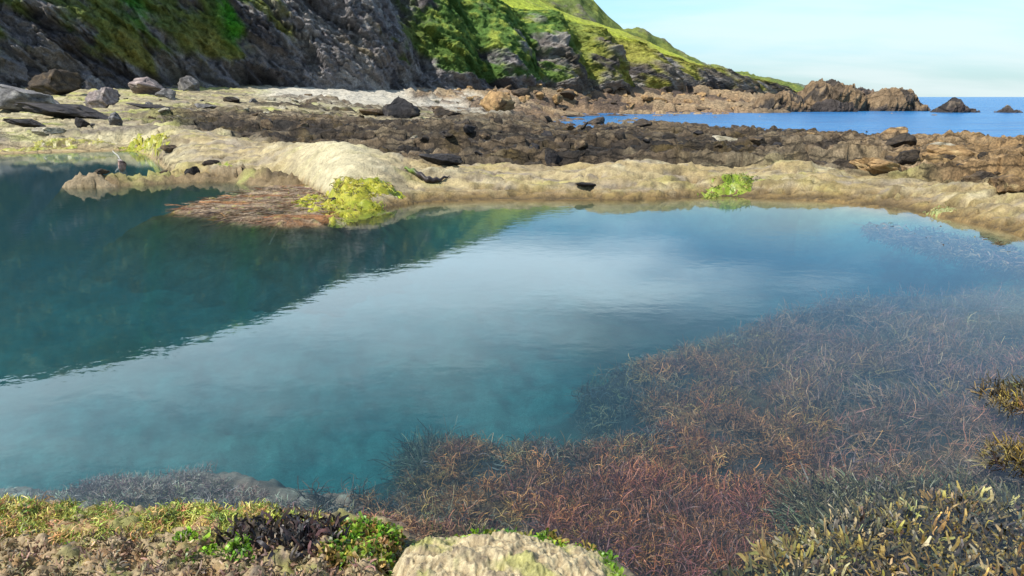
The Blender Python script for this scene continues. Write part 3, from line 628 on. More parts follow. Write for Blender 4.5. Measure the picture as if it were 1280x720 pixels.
# the hill behind the headland and the far blue headland
def hill(name, pts, Yd, depth, mat, colfun, n1=260, n2=70, rough=1.0, seed=80):
    xs = np.array([p[0] for p in pts], float); q = np.linspace(xs[0], xs[-1], n1)
    Yk = np.interp(q, xs, [p[2] for p in pts]); sk = np.interp(q, xs, [p[1] for p in pts])
    top = np.array([Pd(a, b, c) for a, b, c in zip(q, sk, Yk)])
    b = np.linspace(0, 1.35, n2)
    Vv = np.zeros((n2, n1, 3))
    for k, t in enumerate(b):
        s_ = np.sin(min(t, 1.35) * math.pi / 2)
        Vv[k, :, 1] = top[:, 1] - depth * (1 - t); Vv[k, :, 2] = -3 + (top[:, 2] + 3) * s_
        Vv[k, :, 0] = top[:, 0] - 0.25 * depth * (1 - t)
    Vv = Vv.reshape(-1, 3)
    bb_ = np.repeat(b, n1)
    rg = ridge(np.c_[Vv[:, 0] / 14 + Vv[:, 2] / 18, Vv[:, 2] / 14, Vv[:, 1] / 60], 4, seed); lm = fbm(Vv / 5.0, 4, seed + 1); lm2 = fbm(Vv / 1.8, 3, seed + 2)
    Vv[:, 2] += rough * ((rg - 0.45) * 2.0 + 0.8 * lm + 0.4 * lm2) * (0.25 + 0.75 * ss(1.0, 0.9, bb_))
    Vv[:, 1] -= rough * (rg - 0.45) * 5.0
    return build(name, Vv, gridfaces(n2, n1), mat, col=colfun(Vv, rg, lm, lm2))
def hillcol(Vv, rg, lm, lm2):
    c = np.tile(np.array([0.14, 0.18, 0.05]), (len(Vv), 1)); c = mixc(c, [0.25, 0.28, 0.06], ss(-0.1, 0.4, lm)); c = mixc(c, [0.16, 0.14, 0.12], 0.8 * ss(0.68, 0.85, rg) * ss(0.0, 0.3, lm2 + 0.2))
    return c * (1 + 0.25 * lm2)[:, None]
tag(hill("hill", [(390, -84, 235), (430, -94, 235), (470, -98, 235), (550, -76, 238), (600, -58, 240), (640, -38, 243), (690, -18, 246), (742, 0, 250), (765, 24, 252), (780, 38, 254), (796, 37, 262), (812, 44, 264), (830, 53, 266), (850, 67, 268), (880, 82, 270), (915, 90, 275), (945, 96, 280), (975, 103, 284), (1003, 110, 288), (1020, 118, 290)], 250, 40, M_cliff, hillcol), kind='structure')
def farcol(Vv, rg, lm, lm2):
    c = np.tile(np.array([0.11, 0.15, 0.09]), (len(Vv), 1)); return mixc(c, [0.15, 0.15, 0.13], ss(0.6, 0.8, rg))
tag(hill("far_headland", [(850, 92, 620), (900, 93, 640), (940, 97, 650), (960, 100, 650), (975, 101, 655), (990, 104, 660), (1010, 108, 660), (1030, 117, 665)], 600, 60, M_cliff, farcol, 120, 30, 1.0, 90), kind='structure')

# ------------------------------------------------------------------ rocks
import mathutils
def ico(sub):
    b = bmesh.new(); bmesh.ops.create_icosphere(b, subdivisions=sub, radius=1.0)
    V = np.array([v.co[:] for v in b.verts]); F = np.array([[v.index for v in f.verts] for f in b.faces]); b.free()
    return V, F
ICO = {k: ico(k) for k in (3, 4, 5)}
def rock_geo(seed, sub=3, cuts=9, rough=0.16, flat=0.75, strat=0.0):
    r = np.random.default_rng(seed)
    V, F = ICO[sub]; V = V.copy()
    if sub >= 4: cuts += 9; rough *= 1.25
    for _ in range(cuts):
        n = r.normal(size=3); n /= np.linalg.norm(n); dd = r.uniform(0.38, 0.85)
        s = V @ n; V -= np.outer(np.maximum(0, s - dd), n)
    V += V * (rough * fbm(V * 1.6 + seed, 4, seed))[:, None]
    V += V * (0.9 * rough * (ridge(V * 2.5 + seed, 4, seed + 9, 0.6) - 0.5))[:, None]; V += V * (0.3 * rough * fbm(V * 7 + seed, 3, seed + 19))[:, None]
    if strat: V += V * (strat * (ridge(np.c_[(V[:, 0] * 0.7 + V[:, 2]) * 3.5, V[:, 1] * 0.8, V[:, 0] * 0.5], 3, seed + 3) - 0.5))[:, None]
    V[:, 2] *= flat
    return V, F
def rock_col(V, seed, c0, c1, c2):
    a = fbm(V * 1.5 + seed * 3, 4, seed + 70); b = fbm(V * 4 + seed, 3, seed + 71)
    c = np.tile(np.array(c0, float), (len(V), 1)); c = mixc(c, c1, ss(-0.05, 0.4, a)); return mixc(c, c2, 0.8 * ss(0.15, 0.5, b))
PAL = {'dark': ((.06, .046, .034), (.035, .03, .026), (.12, .085, .05)),
       'brown': ((.125, .085, .05), (.06, .047, .035), (.26, .19, .11)),
       'orange': ((.32, .20, .09), (.14, .09, .05), (.42, .31, .15)),
       'pale': ((.42, .37, .27), (.30, .26, .17), (.52, .48, .38)),
       'grey': ((.17, .16, .155), (.10, .095, .095), (.33, .31, .28)),
       'rosy': ((.25, .20, .185), (.15, .135, .13), (.38, .32, .28)),
       'black': ((.045, .04, .04), (.03, .028, .03), (.10, .085, .07))}
protos = {}
def proto(kind, k, sub=3):
    key = (kind, k, sub)
    if key not in protos:
        V, F = rock_geo(hash(kind) % 1 + 100 + k * 13 + len(kind) * 7, sub, 9 + k % 4, 0.16, 0.72, 0.18)
        me_o = build("rock", V, F, M_rock, col=rock_col(V, k + 3, *PAL[kind]))
        protos[key] = me_o.data
        bpy.data.objects.remove(me_o)
    return protos[key]
def put_rock(name, kind, k, loc, size, rot, label, cat, group=None, sub=3):
    o = bpy.data.objects.new(name, proto(kind, k, sub)); COL.objects.link(o)
    o.location = loc; o.scale = size; o.rotation_euler = rot
    return tag(o, label, cat, group)
zones = [ # name, n, image polygon, kinds, px size range, label, group
 ("reef_rock", 150, [(520, 160), (690, 152), (860, 160), (1000, 172), (1010, 203), (900, 204), (760, 200), (620, 203), (520, 198)], ['dark', 'dark', 'brown', 'black'], (9, 30), "weed-covered rock in the jumbled reef just behind the pale ledge", "dark rocks of the reef behind the ledge"),
 ("reef_rock", 42, [(1000, 174), (1280, 182), (1290, 230), (1180, 222), (1060, 208), (1000, 203)], ['orange', 'orange', 'brown', 'dark'], (12, 34), "reef rock between the low end of the ledge and the blue sea", "orange rocks of the reef by the sea"),
 ("shore_rock", 62, [(270, 150), (420, 128), (640, 128), (690, 146), (520, 158), (520, 186), (430, 172), (300, 168)], ['brown', 'brown', 'pale', 'dark'], (7, 20), "rock scattered over the weedy shingle below the grey cliff", "brown rocks on the weedy shingle"),
 ("headland_rock", 130, [(560, 112), (700, 110), (860, 112), (1000, 112), (1000, 139), (840, 140), (740, 140), (640, 142), (560, 128)], ['brown', 'orange', 'orange', 'dark'], (9, 24), "rock in the wide brown reef at the foot of the headland", "brown rocks at the headland foot"),
 ("beach_stone", 55, [(150, 122), (330, 112), (420, 118), (420, 130), (300, 150), (200, 160), (60, 160), (0, 166), (0, 150), (100, 148)], ['pale', 'grey', 'pale', 'brown'], (5, 14), "stone lying on the sunlit beach below the dark cliff", "pale stones on the beach"),
]
ADJ = {'dark': 'dark brown', 'black': 'black', 'brown': 'mid-brown', 'orange': 'rusty orange', 'pale': 'pale cream', 'grey': 'grey', 'rosy': 'pinkish grey'}
for nm, cnt, poly, kinds, (s0, s1), lab, grp in zones:
    poly = np.array(poly, float); lo, hi = poly.min(0), poly.max(0); done = 0; tries = 0; pts = []
    while done < cnt and tries < cnt * 40:
        tries += 1
        p = lo + rng.random(2) * (hi - lo)
        if polysd(np.array([p[0]]), np.array([p[1]]), poly)[0] < 0: continue
        s = s0 + (s1 - s0) * rng.random() ** 2.2
        if any(abs(q[0] - p[0]) < 0.55 * (q[2] + s) and abs(q[1] - p[1]) < 0.16 * (q[2] + s) for q in pts): continue
        pts.append((p[0], p[1], s))
        g, t = ground_at(p[0], p[1])
        w = s * t / FPX * 0.5 * 1.15
        z = float(hts(g[0], g[1])[0])
        if z < -0.9: z = -0.9
        kd_ = kinds[rng.integers(len(kinds))]; sz_ = 'small' if s < s0 + 0.2 * (s1 - s0) else 'large' if s > s0 + 0.6 * (s1 - s0) else 'middling'
        put_rock(nm, kd_, int(rng.integers(6)), (g[0], g[1], z + w * rng.uniform(-0.15, 0.2)),
                 (w * rng.uniform(0.85, 1.3), w * rng.uniform(0.8, 1.2), w * rng.uniform(0.6, 1.05)), (rng.normal() * 0.25, rng.normal() * 0.25 - 0.2, rng.uniform(0, 6.28)), sz_ + ' ' + ADJ[kd_] + ' ' + lab, "rock", grp)
        done += 1
# boulders that stand out one by one: (pixel centre of the base, width px, height px, kind, variant, label, spin)
single = [
 (25, 138, 90, 46, 'grey', 0, "big grey outcrop boulder at the cliff foot by the edge of the view", 0.3),
 (85, 146, 130, 24, 'black', 1, "large dark flat-bottomed boulder with a bright sunlit rim on the beach", 0.1),
 (130, 134, 44, 24, 'rosy', 2, "cracked pale and grey boulder behind the dark flat-bottomed boulder", 1.2),
 (185, 117, 62, 22, 'rosy', 3, "pinkish pale long boulder below the dark cave in the cliff", 2.0),
 (237, 113, 34, 26, 'grey', 4, "grey and cream boulder leaning at the cliff foot beside the white beach", 0.7),
 (190, 137, 62, 10, 'black', 5, "low dark green-topped slab on the pale beach", 0.2),
 (32, 157, 54, 13, 'black', 1, "low dark twin-humped boulder near the pool bank", 0.5),
 (102, 157, 22, 13, 'black', 2, "small dark upright boulder between two pale stones on the bank", 1.5),
 (145, 155, 24, 16, 'grey', 3, "small grey and white boulder on the bank, with a dark shaded foot", 2.5),
 (70, 118, 70, 30, 'dark', 2, "dark brown broken outcrop between the grey outcrop and the pale cracked boulder", 0.6),
 (20, 108, 60, 34, 'black', 3, "near-black buttress rock at the very foot of the cliff by the edge of the view", 0.2),
 (290, 127, 26, 9, 'dark', 4, "small dark rock on the pale beach in front of the white strip", 0.8),
 (262, 136, 34, 8, 'grey', 0, "flat grey stone half sunk in the pale beach", 0.4),
 (205, 123, 26, 14, 'grey', 1, "grey rounded boulder between the pinkish boulder and the cream one", 1.4),
 (60, 168, 46, 9, 'pale', 2, "flat cream slab on the yellowish bank above the pool", 0.2),
 (500, 148, 66, 32, 'black', 4, "big dark boulder standing alone on the shingle in front of the cliff", 0.9),
 (468, 146, 40, 16, 'brown', 5, "tilted brown boulder leaning against the big dark boulder", 2.2),
 (560, 150, 36, 20, 'dark', 0, "dark squat boulder just seaward of the big dark boulder", 0.4),
 (335, 155, 30, 10, 'black', 2, "lone small black rock on the pale gravel", 0.2),
 (620, 140, 46, 24, 'orange', 1, "ochre craggy rock at the start of the brown reef", 1.0),
 (415, 106, 34, 26, 'orange', 3, "yellowish boulder wedged at the foot of the grey cliff", 1.8),
 (555, 206, 62, 22, 'black', 5, "low black shadowed boulder just behind the ledge crest", 0.3),
 (690, 204, 34, 24, 'black', 2, "pointed black rock standing behind the ledge crest", 1.1),
 (905, 206, 66, 17, 'black', 4, "wide black rock with a jagged top behind the ledge crest", 0.1),
 (915, 178, 50, 10, 'pale', 0, "flat cream slab lying among the dark reef rocks by the sea", 0.2),
 (1170, 186, 44, 10, 'pale', 1, "flat buff slab at the sea edge of the orange reef", 0.1),
 (1100, 218, 120, 28, 'orange', 2, "broad mossy ochre rock sloping behind the ledge", 0.2),
 (1195, 205, 90, 26, 'orange', 3, "long tilted ochre slab beside the broad mossy rock", 0.5),
 (1262, 238, 70, 30, 'orange', 0, "rounded rusty boulder behind the ledge at the edge of the view", 0.9),
 (1225, 230, 62, 20, 'brown', 4, "brown wedge-shaped rock behind the lowest part of the ledge", 2.0),
 (1145, 176, 60, 5, 'dark', 3, "thin dark slab awash in the blue sea off the reef", 0.0),
 (715, 146, 30, 4, 'dark', 1, "flat dark slab in the head of the blue inlet", 0.0),
]
for x, y, w_, h_, kind, k, lab, spin in single:
    g, t = ground_at(x, y)
    w = w_ * t / FPX * 0.5; h = h_ * t / FPX
    put_rock("boulder", kind, k, (g[0], g[1], max(g[2], -0.85) + h * 0.30), (w * 1.12, w * 0.8, h * 0.95), (0, 0.12, spin * 0.3), lab, "boulder", None, 4)

# sea stacks off the headland
def stack(name, prof, Yc, depth, label, pal, seed, lean=0.5, n1=150, n2=70):
    xs = [p[0] for p in prof]; q = np.linspace(xs[0], xs[-1], n1); h = np.interp(q, xs, [p[1] for p in prof])
    pts = np.array([Pd(a, b, Yc) for a, b in zip(q, h)]); zb = -1.6
    th = np.linspace(0.02, math.pi - 0.02, n2)
    e = np.sqrt(np.clip(1 - ((q - q.mean()) / (q[-1] - q[0]) * 2) ** 2, 0, 1)) * 0.75 + 0.25
    Vv = np.zeros((n2, n1, 3))
    for k, t in enumerate(th):
        Vv[k, :, 0] = pts[:, 0]; Vv[k, :, 1] = Yc - depth * e * math.cos(t) * 0.5; Vv[k, :, 2] = zb + (pts[:, 2] - zb) * math.sin(t) ** 0.75
    Vv = Vv.reshape(-1, 3)
    s = Vv[:, 0] * lean - Vv[:, 2] * 1.0
    rg = ridge(np.c_[(Vv[:, 0] * 0.8 - Vv[:, 2] * lean) / 2.6, (Vv[:, 2] + Vv[:, 0] * .5) / 9, Vv[:, 1] / 6], 4, seed, 0.55); fb_ = fbm(Vv / 1.7, 4, seed + 2)
    f1, f2, a_, b_, rc_ = cells((Vv[:, 0] - Vv[:, 2] * lean) / 2.6, (Vv[:, 1] + Vv[:, 2]) / 4.5, seed + 4)
    Vv[:, 1] -= 1.6 * (rg - 0.5) * np.repeat(np.cos(th), n1) + 1.0 * (rc_[0] - 0.5)
    Vv[:, 2] += 1.7 * (rg - 0.62) + 0.5 * fb_ + 0.8 * (rc_[1] - 0.5) + 0.4 * b_ * (rc_[2] - .5)
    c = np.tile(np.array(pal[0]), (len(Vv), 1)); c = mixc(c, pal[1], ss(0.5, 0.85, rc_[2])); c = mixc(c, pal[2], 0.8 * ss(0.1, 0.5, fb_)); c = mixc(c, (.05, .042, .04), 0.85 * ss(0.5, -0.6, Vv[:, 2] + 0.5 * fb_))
    return tag(build(name, Vv, gridfaces(n2, n1), M_far, col=c), label, "sea stack")
pb = ((.19, .13, .075), (.06, .05, .042), (.29, .205, .12))
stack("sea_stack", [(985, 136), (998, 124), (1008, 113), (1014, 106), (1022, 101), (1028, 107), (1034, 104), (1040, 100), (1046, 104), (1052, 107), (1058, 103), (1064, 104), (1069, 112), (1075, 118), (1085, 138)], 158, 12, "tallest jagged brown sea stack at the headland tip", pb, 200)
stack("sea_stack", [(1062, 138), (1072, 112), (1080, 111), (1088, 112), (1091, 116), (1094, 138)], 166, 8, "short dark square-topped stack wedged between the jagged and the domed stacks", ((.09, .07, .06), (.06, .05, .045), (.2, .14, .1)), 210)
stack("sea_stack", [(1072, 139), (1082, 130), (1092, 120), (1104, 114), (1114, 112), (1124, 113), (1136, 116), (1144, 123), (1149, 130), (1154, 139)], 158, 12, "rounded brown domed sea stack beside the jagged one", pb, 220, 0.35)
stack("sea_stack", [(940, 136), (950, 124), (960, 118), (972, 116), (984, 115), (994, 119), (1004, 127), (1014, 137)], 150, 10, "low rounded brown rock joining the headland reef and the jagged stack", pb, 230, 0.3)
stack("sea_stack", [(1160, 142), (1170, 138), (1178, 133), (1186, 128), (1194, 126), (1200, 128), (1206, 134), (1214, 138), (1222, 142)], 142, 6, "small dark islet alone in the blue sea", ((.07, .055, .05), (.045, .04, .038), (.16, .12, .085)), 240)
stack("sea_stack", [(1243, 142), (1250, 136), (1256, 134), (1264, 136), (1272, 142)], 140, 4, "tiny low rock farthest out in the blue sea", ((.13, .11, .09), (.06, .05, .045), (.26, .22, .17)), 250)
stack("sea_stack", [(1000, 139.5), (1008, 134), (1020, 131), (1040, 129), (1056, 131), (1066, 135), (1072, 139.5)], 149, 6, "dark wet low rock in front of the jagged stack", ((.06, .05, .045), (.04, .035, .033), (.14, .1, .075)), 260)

# ------------------------------------------------------------------ seaweed
def strands(root, d0, L, W, C, segs=5, curl=0.5, droop=0.0, zmax=None, seed=0, fork=0, taper=0.35, blade=False, sway=None):
    """flat curling ribbons; returns V, F, colours"""
    r = np.random.default_rng(seed)
    n = len(root); d = d0 / np.linalg.norm(d0, axis=1, keepdims=True); p = root.copy()
    ax = r.normal(size=(n, 3)); side = np.cross(d, r.normal(size=(n, 3))); side /= np.linalg.norm(side, axis=1, keepdims=True) + 1e-9
    Ps = [p.copy()]; Sd = [side]
    fr = []
    for k in range(segs):
        d = d + curl / segs * 2.2 * np.cross(ax, d) + r.normal(size=(n, 3)) * curl * 0.28
        d[:, 2] -= droop / segs
        if sway is not None: d += sway / segs
        d /= np.linalg.norm(d, axis=1, keepdims=True)
        p = p + d * (L / segs)[:, None]
        if zmax is not None:
            over = p[:, 2] > zmax; p[over, 2] = zmax[over] if hasattr(zmax, '__len__') else zmax
            p[over, 2] -= 0.01 * r.random(over.sum())
        s2 = side - d * (side * d).sum(1, keepdims=True); s2 /= np.linalg.norm(s2, axis=1, keepdims=True) + 1e-9; side = s2
        Ps.append(p.copy()); Sd.append(side)
        if fork and k == segs // 2 - 1: fr = [p.copy(), d.copy()]
    if blade: wid = [0.35, 0.8, 1.0, 1.0, 0.85, 0.45, 0.3][:segs + 1] if segs <= 6 else None
    else: wid = np.linspace(1, taper, segs + 1)
    V = np.zeros((n, segs + 1, 2, 3)); 
    for k in range(segs + 1):
        V[:, k, 0] = Ps[k] + Sd[k] * (W * wid[k] * 0.5)[:, None]; V[:, k, 1] = Ps[k] - Sd[k] * (W * wid[k] * 0.5)[:, None]
    idx = np.arange(n * (segs + 1) * 2).reshape(n, segs + 1, 2)
    F = np.stack([idx[:, :-1, 0], idx[:, 1:, 0], idx[:, 1:, 1], idx[:, :-1, 1]], -1).reshape(-1, 4)
    sh = np.linspace(0.85, 1.15, segs + 1)[None, :, None, None] 
    Cc = np.broadcast_to(C[:, None, None, :], V.shape) * sh
    V, F, Cc = V.reshape(-1, 3), F, Cc.reshape(-1, 3)
    for q in range(fork):
        dd = fr[1] + r.normal(size=(n, 3)) * 0.55
        V2, F2, C2 = strands(fr[0], dd, L * r.uniform(0.4, 0.65, n), W * 0.85, C * r.uniform(0.85, 1.2, (n, 1)), max(3, segs - 2), curl, droop, zmax, seed + 91 + q, 0, taper, False, sway)
        F = np.r_[F, F2 + len(V)]; V = np.r_[V, V2]; Cc = np.r_[Cc, C2]
    return V, F, Cc
def jitter_cols(base, n, r, s=0.28):
    base = np.asarray(base, float); c = base[r.integers(len(base), size=n)]
    return np.clip(c * (1 + s * r.normal(size=(n, 1))) * (1 + 0.10 * r.normal(size=(n, 3))), 0.006, 0.8)
def scatter(n, polypix, z=-0.15, r=rng, minY=2.2):
    P = np.array([Pz(a, b, z)[:2] for a, b in polypix]); lo, hi = P.min(0), P.max(0); out = np.zeros((0, 2))
    while len(out) < n:
        q = lo + r.random((n * 3, 2)) * (hi - lo); out = np.r_[out, q[polysd(q[:, 0], q[:, 1], P) > 0]]
    return out[:n]
def thin(c, f, lo, hi, seed, off=0.0):
    n_ = fbm(np.c_[c * f, c[:, :1] * 0 + off], 4, seed)
    return c[np.random.default_rng(seed).random(len(c)) < 0.06 + 0.94 * ss(lo, hi, n_)]
def flow(c, f=0.9, amp=1.0, seed=600, lean=(-0.5, 0.0)):
    a = 3.6 * fbm(np.c_[c * f, c[:, :1] * 0], 3, seed)
    return np.c_[amp * np.cos(a) + lean[0], 0.8 * amp * np.sin(a) + lean[1], c[:, 0] * 0]
def tufts(name, centres, per, L, W, cols, spread=0.05, up=0.8, curl=0.5, segs=5, fork=1, zmax=None, seed=0, mat=M_weed, label=None, cat=None, kind=None, droop=0.0, sway=None, blade=False, zroot=None, lscale=None, tcol=0.25, group=None):
    r = np.random.default_rng(seed)
    n = len(centres)
    cz = hts(centres[:, 0], centres[:, 1]) if zroot is None else np.broadcast_to(np.asarray(zroot, float), (n,))
    tc_ = jitter_cols(cols, n, r, tcol)
    idx = np.repeat(np.arange(n), per); m = len(idx)
    ang = r.uniform(0, 2 * math.pi, m); rad = spread * np.sqrt(r.random(m))
    root = np.c_[centres[idx, 0] + rad * np.cos(ang), centres[idx, 1] + rad * np.sin(ang), cz[idx] - 0.01]
    d0 = np.c_[np.cos(ang) * r.uniform(0.2, 1.1, m), np.sin(ang) * r.uniform(0.2, 1.1, m), up * r.uniform(0.35, 1.3, m)]
    ls = np.ones(n) if lscale is None else lscale
    C = tc_[idx] * (1 + 0.28 * r.normal(size=(m, 1))); C = np.clip(C, 0.006, 0.8)
    zm = None if zmax is None else zmax + 0.012 * r.normal(size=m)
    sw = None if sway is None else sway[idx] if len(np.shape(sway)) == 2 else np.asarray(sway)[None, :]
    V, F, Cc = strands(root, d0, L * r.uniform(0.6, 1.25, m) * ls[idx], W * r.uniform(0.7, 1.3, m), C, segs, curl, droop, zm, seed + 1, fork, 0.4, blade, sw)
    return tag(build(name, V, F, mat, col=Cc), label, cat, group, kind)

BROWN = [(.42, .165, .055), (.31, .12, .045), (.20, .08, .04), (.46, .215, .075), (.15, .07, .05), (.27, .13, .055)]
PURP = [(.24, .085, .06), (.16, .065, .06), (.32, .125, .06), (.12, .055, .055)]
OLIVE = [(.19, .145, .045), (.10, .09, .05), (.27, .20, .055), (.065, .06, .045), (.27, .22, .11), (.075, .07, .05)]
r0 = np.random.default_rng(50)
# brown submerged bed
bedpoly = [(440, 610), (495, 575), (520, 535), (540, 518), (600, 522), (700, 538), (760, 545), (815, 548), (835, 520), (808, 480), (802, 445), (880, 420), (960, 400), (1000, 470), (1050, 560), (1000, 660), (900, 720), (790, 730), (700, 660), (560, 648), (470, 640)]
c = thin(scatter(1750, bedpoly, -0.2, r0), 2.4, -0.10, 0.10, 501)
tufts("brown_seaweed", c, 24, 0.14, 0.0056, BROWN, 0.055, 0.5, 0.85, 4, 2, -0.03, 51, kind='stuff', tcol=0.42, sway=flow(c, 1.6, 0.8), lscale=1 + 0.12 * np.clip(c[:, 1] - 3.5, 0, 5))
fieldpoly = [(960, 385), (1050, 352), (1160, 345), (1330, 350), (1400, 400), (1400, 640), (1200, 640), (1020, 640), (1040, 560), (990, 470)]
c = rng.random((9000, 2)) * [9.0, 5.0] + [-3.0, 2.9]
_d = base_h(c[:, 0], c[:, 1])[1]; c = c[(_d['s1'] > -0.45) & (_d['s1'] < 0.2) & (_d['dn'] < -0.1)][:520]
tufts("brown_seaweed", c, 17, 0.17, 0.0072, [(.20, .13, .08), (.12, .09, .07), (.28, .16, .08), (.09, .075, .07)], 0.06, 0.9, 0.8, 4, 1, -0.05, 62, kind='stuff')
c = thin(scatter(1500, fieldpoly, -0.1, r0), 1.3, -0.15, 0.15, 502)
tufts("brown_seaweed", c, 20, 0.22, 0.0060, [(.36, .16, .10), (.24, .115, .09), (.42, .20, .10), (.18, .095, .085), (.30, .15, .08)], 0.08, 0.4, 0.5, 4, 2, -0.012, 52, kind='stuff', sway=flow(c, 0.8, 0.9, 601), tcol=0.2)
c = scatter(260, [(640, 600), (860, 590), (1010, 600), (1050, 660), (960, 720), (780, 725), (700, 660)], -0.15, r0)
tufts("red_seaweed", c, 34, 0.17, 0.006, PURP, 0.05, 0.5, 0.6, 5, 1, -0.02, 53, kind='stuff', sway=flow(c, 1.6, 0.7, 602))
# pinkish and grey weed on the shallow shelf
c = thin(scatter(560, [(-60, 612), (0, 602), (60, 605), (150, 585), (215, 570), (262, 576), (275, 596), (340, 608), (430, 620), (440, 650), (200, 645), (0, 640), (-60, 645)], -0.2, r0), 3.0, -0.35, -0.05, 504)
tufts("shelf_seaweed", c, 22, 0.075, 0.0045, [(.34, .19, .16), (.40, .28, .22), (.24, .14, .13), (.46, .36, .28), (.26, .21, .11)], 0.05, 0.8, 0.6, 4, 1, -0.03, 54, kind='stuff')
c = scatter(170, [(330, 640), (400, 622), (480, 615), (600, 625), (660, 640), (600, 662), (500, 672), (400, 668)], -0.06, r0)
tufts("orange_seaweed", c, 36, 0.085, 0.005, [(.36, .19, .10), (.25, .115, .07), (.17, .085, .06), (.34, .22, .11), (.12, .10, .04)], 0.035, 0.9, 0.6, 4, 1, 0.0, 55, kind='stuff')
# short carpet on the near shore
c = thin(scatter(1900, [(-60, 636), (0, 634), (100, 642), (330, 636), (420, 662), (400, 712), (250, 705), (120, 708), (0, 700), (-60, 700)], 0.06, r0), 4, -0.2, 0.1, 503)
tufts("green_seaweed", c, 20, 0.045, 0.006, [(.36, .34, .07), (.27, .33, .05), (.46, .36, .11), (.50, .27, .12), (.18, .25, .05), (.40, .37, .09)], 0.035, 0.45, 0.9, 4, 0, None, 56, kind='stuff')
c = scatter(520, [(-60, 680), (100, 682), (240, 692), (300, 700), (500, 712), (500, 780), (-60, 760)], 0.12, r0)
tufts("turf_seaweed", c, 12, 0.034, 0.010, [(.26, .18, .11), (.36, .27, .16), (.15, .10, .07), (.20, .17, .08)], 0.03, 0.7, 0.5, 3, 0, None, 57, kind='stuff')
# bright green band along the water before the near rock
c = scatter(330, [(410, 668), (500, 660), (590, 655), (650, 640), (640, 660), (540, 676), (490, 700), (500, 740), (400, 740), (420, 700)], 0.06, r0)
tufts("sea_lettuce", c, 18, 0.040, 0.013, [(.13, .25, .02), (.20, .30, .03), (.09, .18, .02), (.28, .29, .05), (.30, .20, .06), (.22, .13, .05)], 0.028, 0.8, 0.7, 4, 0, None, 58, mat=M_ulva, kind='stuff', blade=True)
c = scatter(36, [(220, 690), (310, 682), (320, 730), (230, 735)], 0.1, r0)
tufts("sea_lettuce", c, 18, 0.036, 0.012, [(.17, .34, .02), (.22, .36, .03), (.12, .24, .02)], 0.025, 0.8, 0.7, 4, 0, None, 59, mat=M_ulva, kind='stuff', blade=True)
a_ = r0.uniform(-0.1, 1.02, 150) * math.pi; q_ = r0.uniform(0.80, 1.0, 150)
c = np.c_[0.02 - 0.50 * np.cos(a_) * q_, 2.44 + 0.50 * np.abs(np.sin(a_)) ** 0.6 * q_]; c = c[(a_ < 2.0) | (r0.random(150) < 0.15)]
tufts("sea_lettuce", c, 18, 0.035, 0.012, [(.14, .27, .02), (.22, .32, .03), (.09, .18, .02), (.26, .22, .05)], 0.03, 0.8, 0.7, 4, 0, None, 63, mat=M_ulva, kind='stuff', blade=True, zroot=0.10)
# olive toothed wrack, partly out of the water
wr = [(900, 740), (940, 690), (1010, 655), (1080, 625), (1180, 610), (1290, 625), (1400, 640), (1400, 780), (900, 780)]
c = scatter(430, wr, 0.0, r0)
tufts("wrack", c, 24, 0.13, 0.0155, OLIVE, 0.07, 0.4, 0.42, 5, 1, 0.025, 60, mat=M_wrack, kind='stuff', sway=flow(c, 1.5, 0.7, 603, (-0.7, 0.2)), zroot=-0.09, blade=True)
c = scatter(150, [(1000, 600), (1150, 590), (1290, 600), (1300, 640), (1100, 640), (1000, 660)], -0.05, r0)
tufts("wrack", c, 18, 0.18, 0.010, [(.10, .09, .05), (.075, .075, .05), (.13, .115, .06)], 0.07, 0.6, 0.45, 5, 1, -0.005, 61, mat=M_wrack, kind='stuff', sway=np.array([-0.6, 0.2, 0.0]), zroot=-0.16)
# clumps that stand out one by one
def clump(px, py, z, rx_, ry_, n, per, L, W, cols, label, seed, mat=M_wrack, up=0.8, sway=None, zroot=None, fork=1, zmax=None, blade=False, curl=.5):
    p = Pz(px, py, z); r = np.random.default_rng(seed)
    a = r.uniform(0, 6.28, n); q = np.sqrt(r.random(n)); c = np.c_[p[0] + rx_ * q * np.cos(a), p[1] + ry_ * q * np.sin(a)]
    return tufts("seaweed_clump", c, per, L, W, cols, 0.05, up, curl, 5, fork, zmax, seed, mat, label, "seaweed", None, 0.0, sway, blade, zroot)
DARK = [(.035, .03, .028), (.055, .042, .035), (.025, .022, .024), (.08, .06, .05)]
clump(352, 690, 0.12, 0.21, 0.19, 60, 24, 0.10, 0.014, DARK, "glossy black-brown seaweed clump among the green weed at the near edge", 300, fork=0, blade=True, up=0.22, curl=0.8)
clump(1290, 500, 0.0, 0.24, 0.30, 34, 22, 0.15, 0.013, [(.12, .095, .035), (.06, .05, .03), (.20, .15, .04), (.04, .035, .03)], "dark wrack clump breaking the water at the edge of the view", 301, zroot=-0.06, sway=np.array([-0.8, 0.1, 0.1]))
clump(1285, 575, 0.0, 0.16, 0.2, 22, 22, 0.13, 0.012, [(.20, .14, .035), (.11, .085, .03), (.05, .04, .03)], "small golden wrack clump below the dark one at the water surface", 302, zroot=-0.05, sway=np.array([-0.8, 0.0, 0.1]))
clump(530, 535, -0.25, 0.12, 0.35, 20, 40, 0.26, 0.006, [(.13, .10, .07), (.09, .075, .06), (.17, .13, .08)], "tall pale brown submerged weed plume rising alone at the tip of the brown bed", 303, mat=M_weed, up=1.4, zmax=-0.02)
clump(488, 592, -0.18, 0.16, 0.16, 18, 30, 0.13, 0.006, [(.03, .03, .03), (.045, .04, .04), (.025, .025, .03)], "near-black submerged weed clump at the edge of the brown bed", 304, mat=M_weed, zmax=-0.03)
clump(1125, 620, -0.02, 0.12, 0.12, 8, 36, 0.16, 0.012, [(.09, .09, .05), (.12, .115, .06)], "star-shaped grey-green wrack head just under the surface", 305, zroot=-0.13, up=0.5, zmax=-0.004)
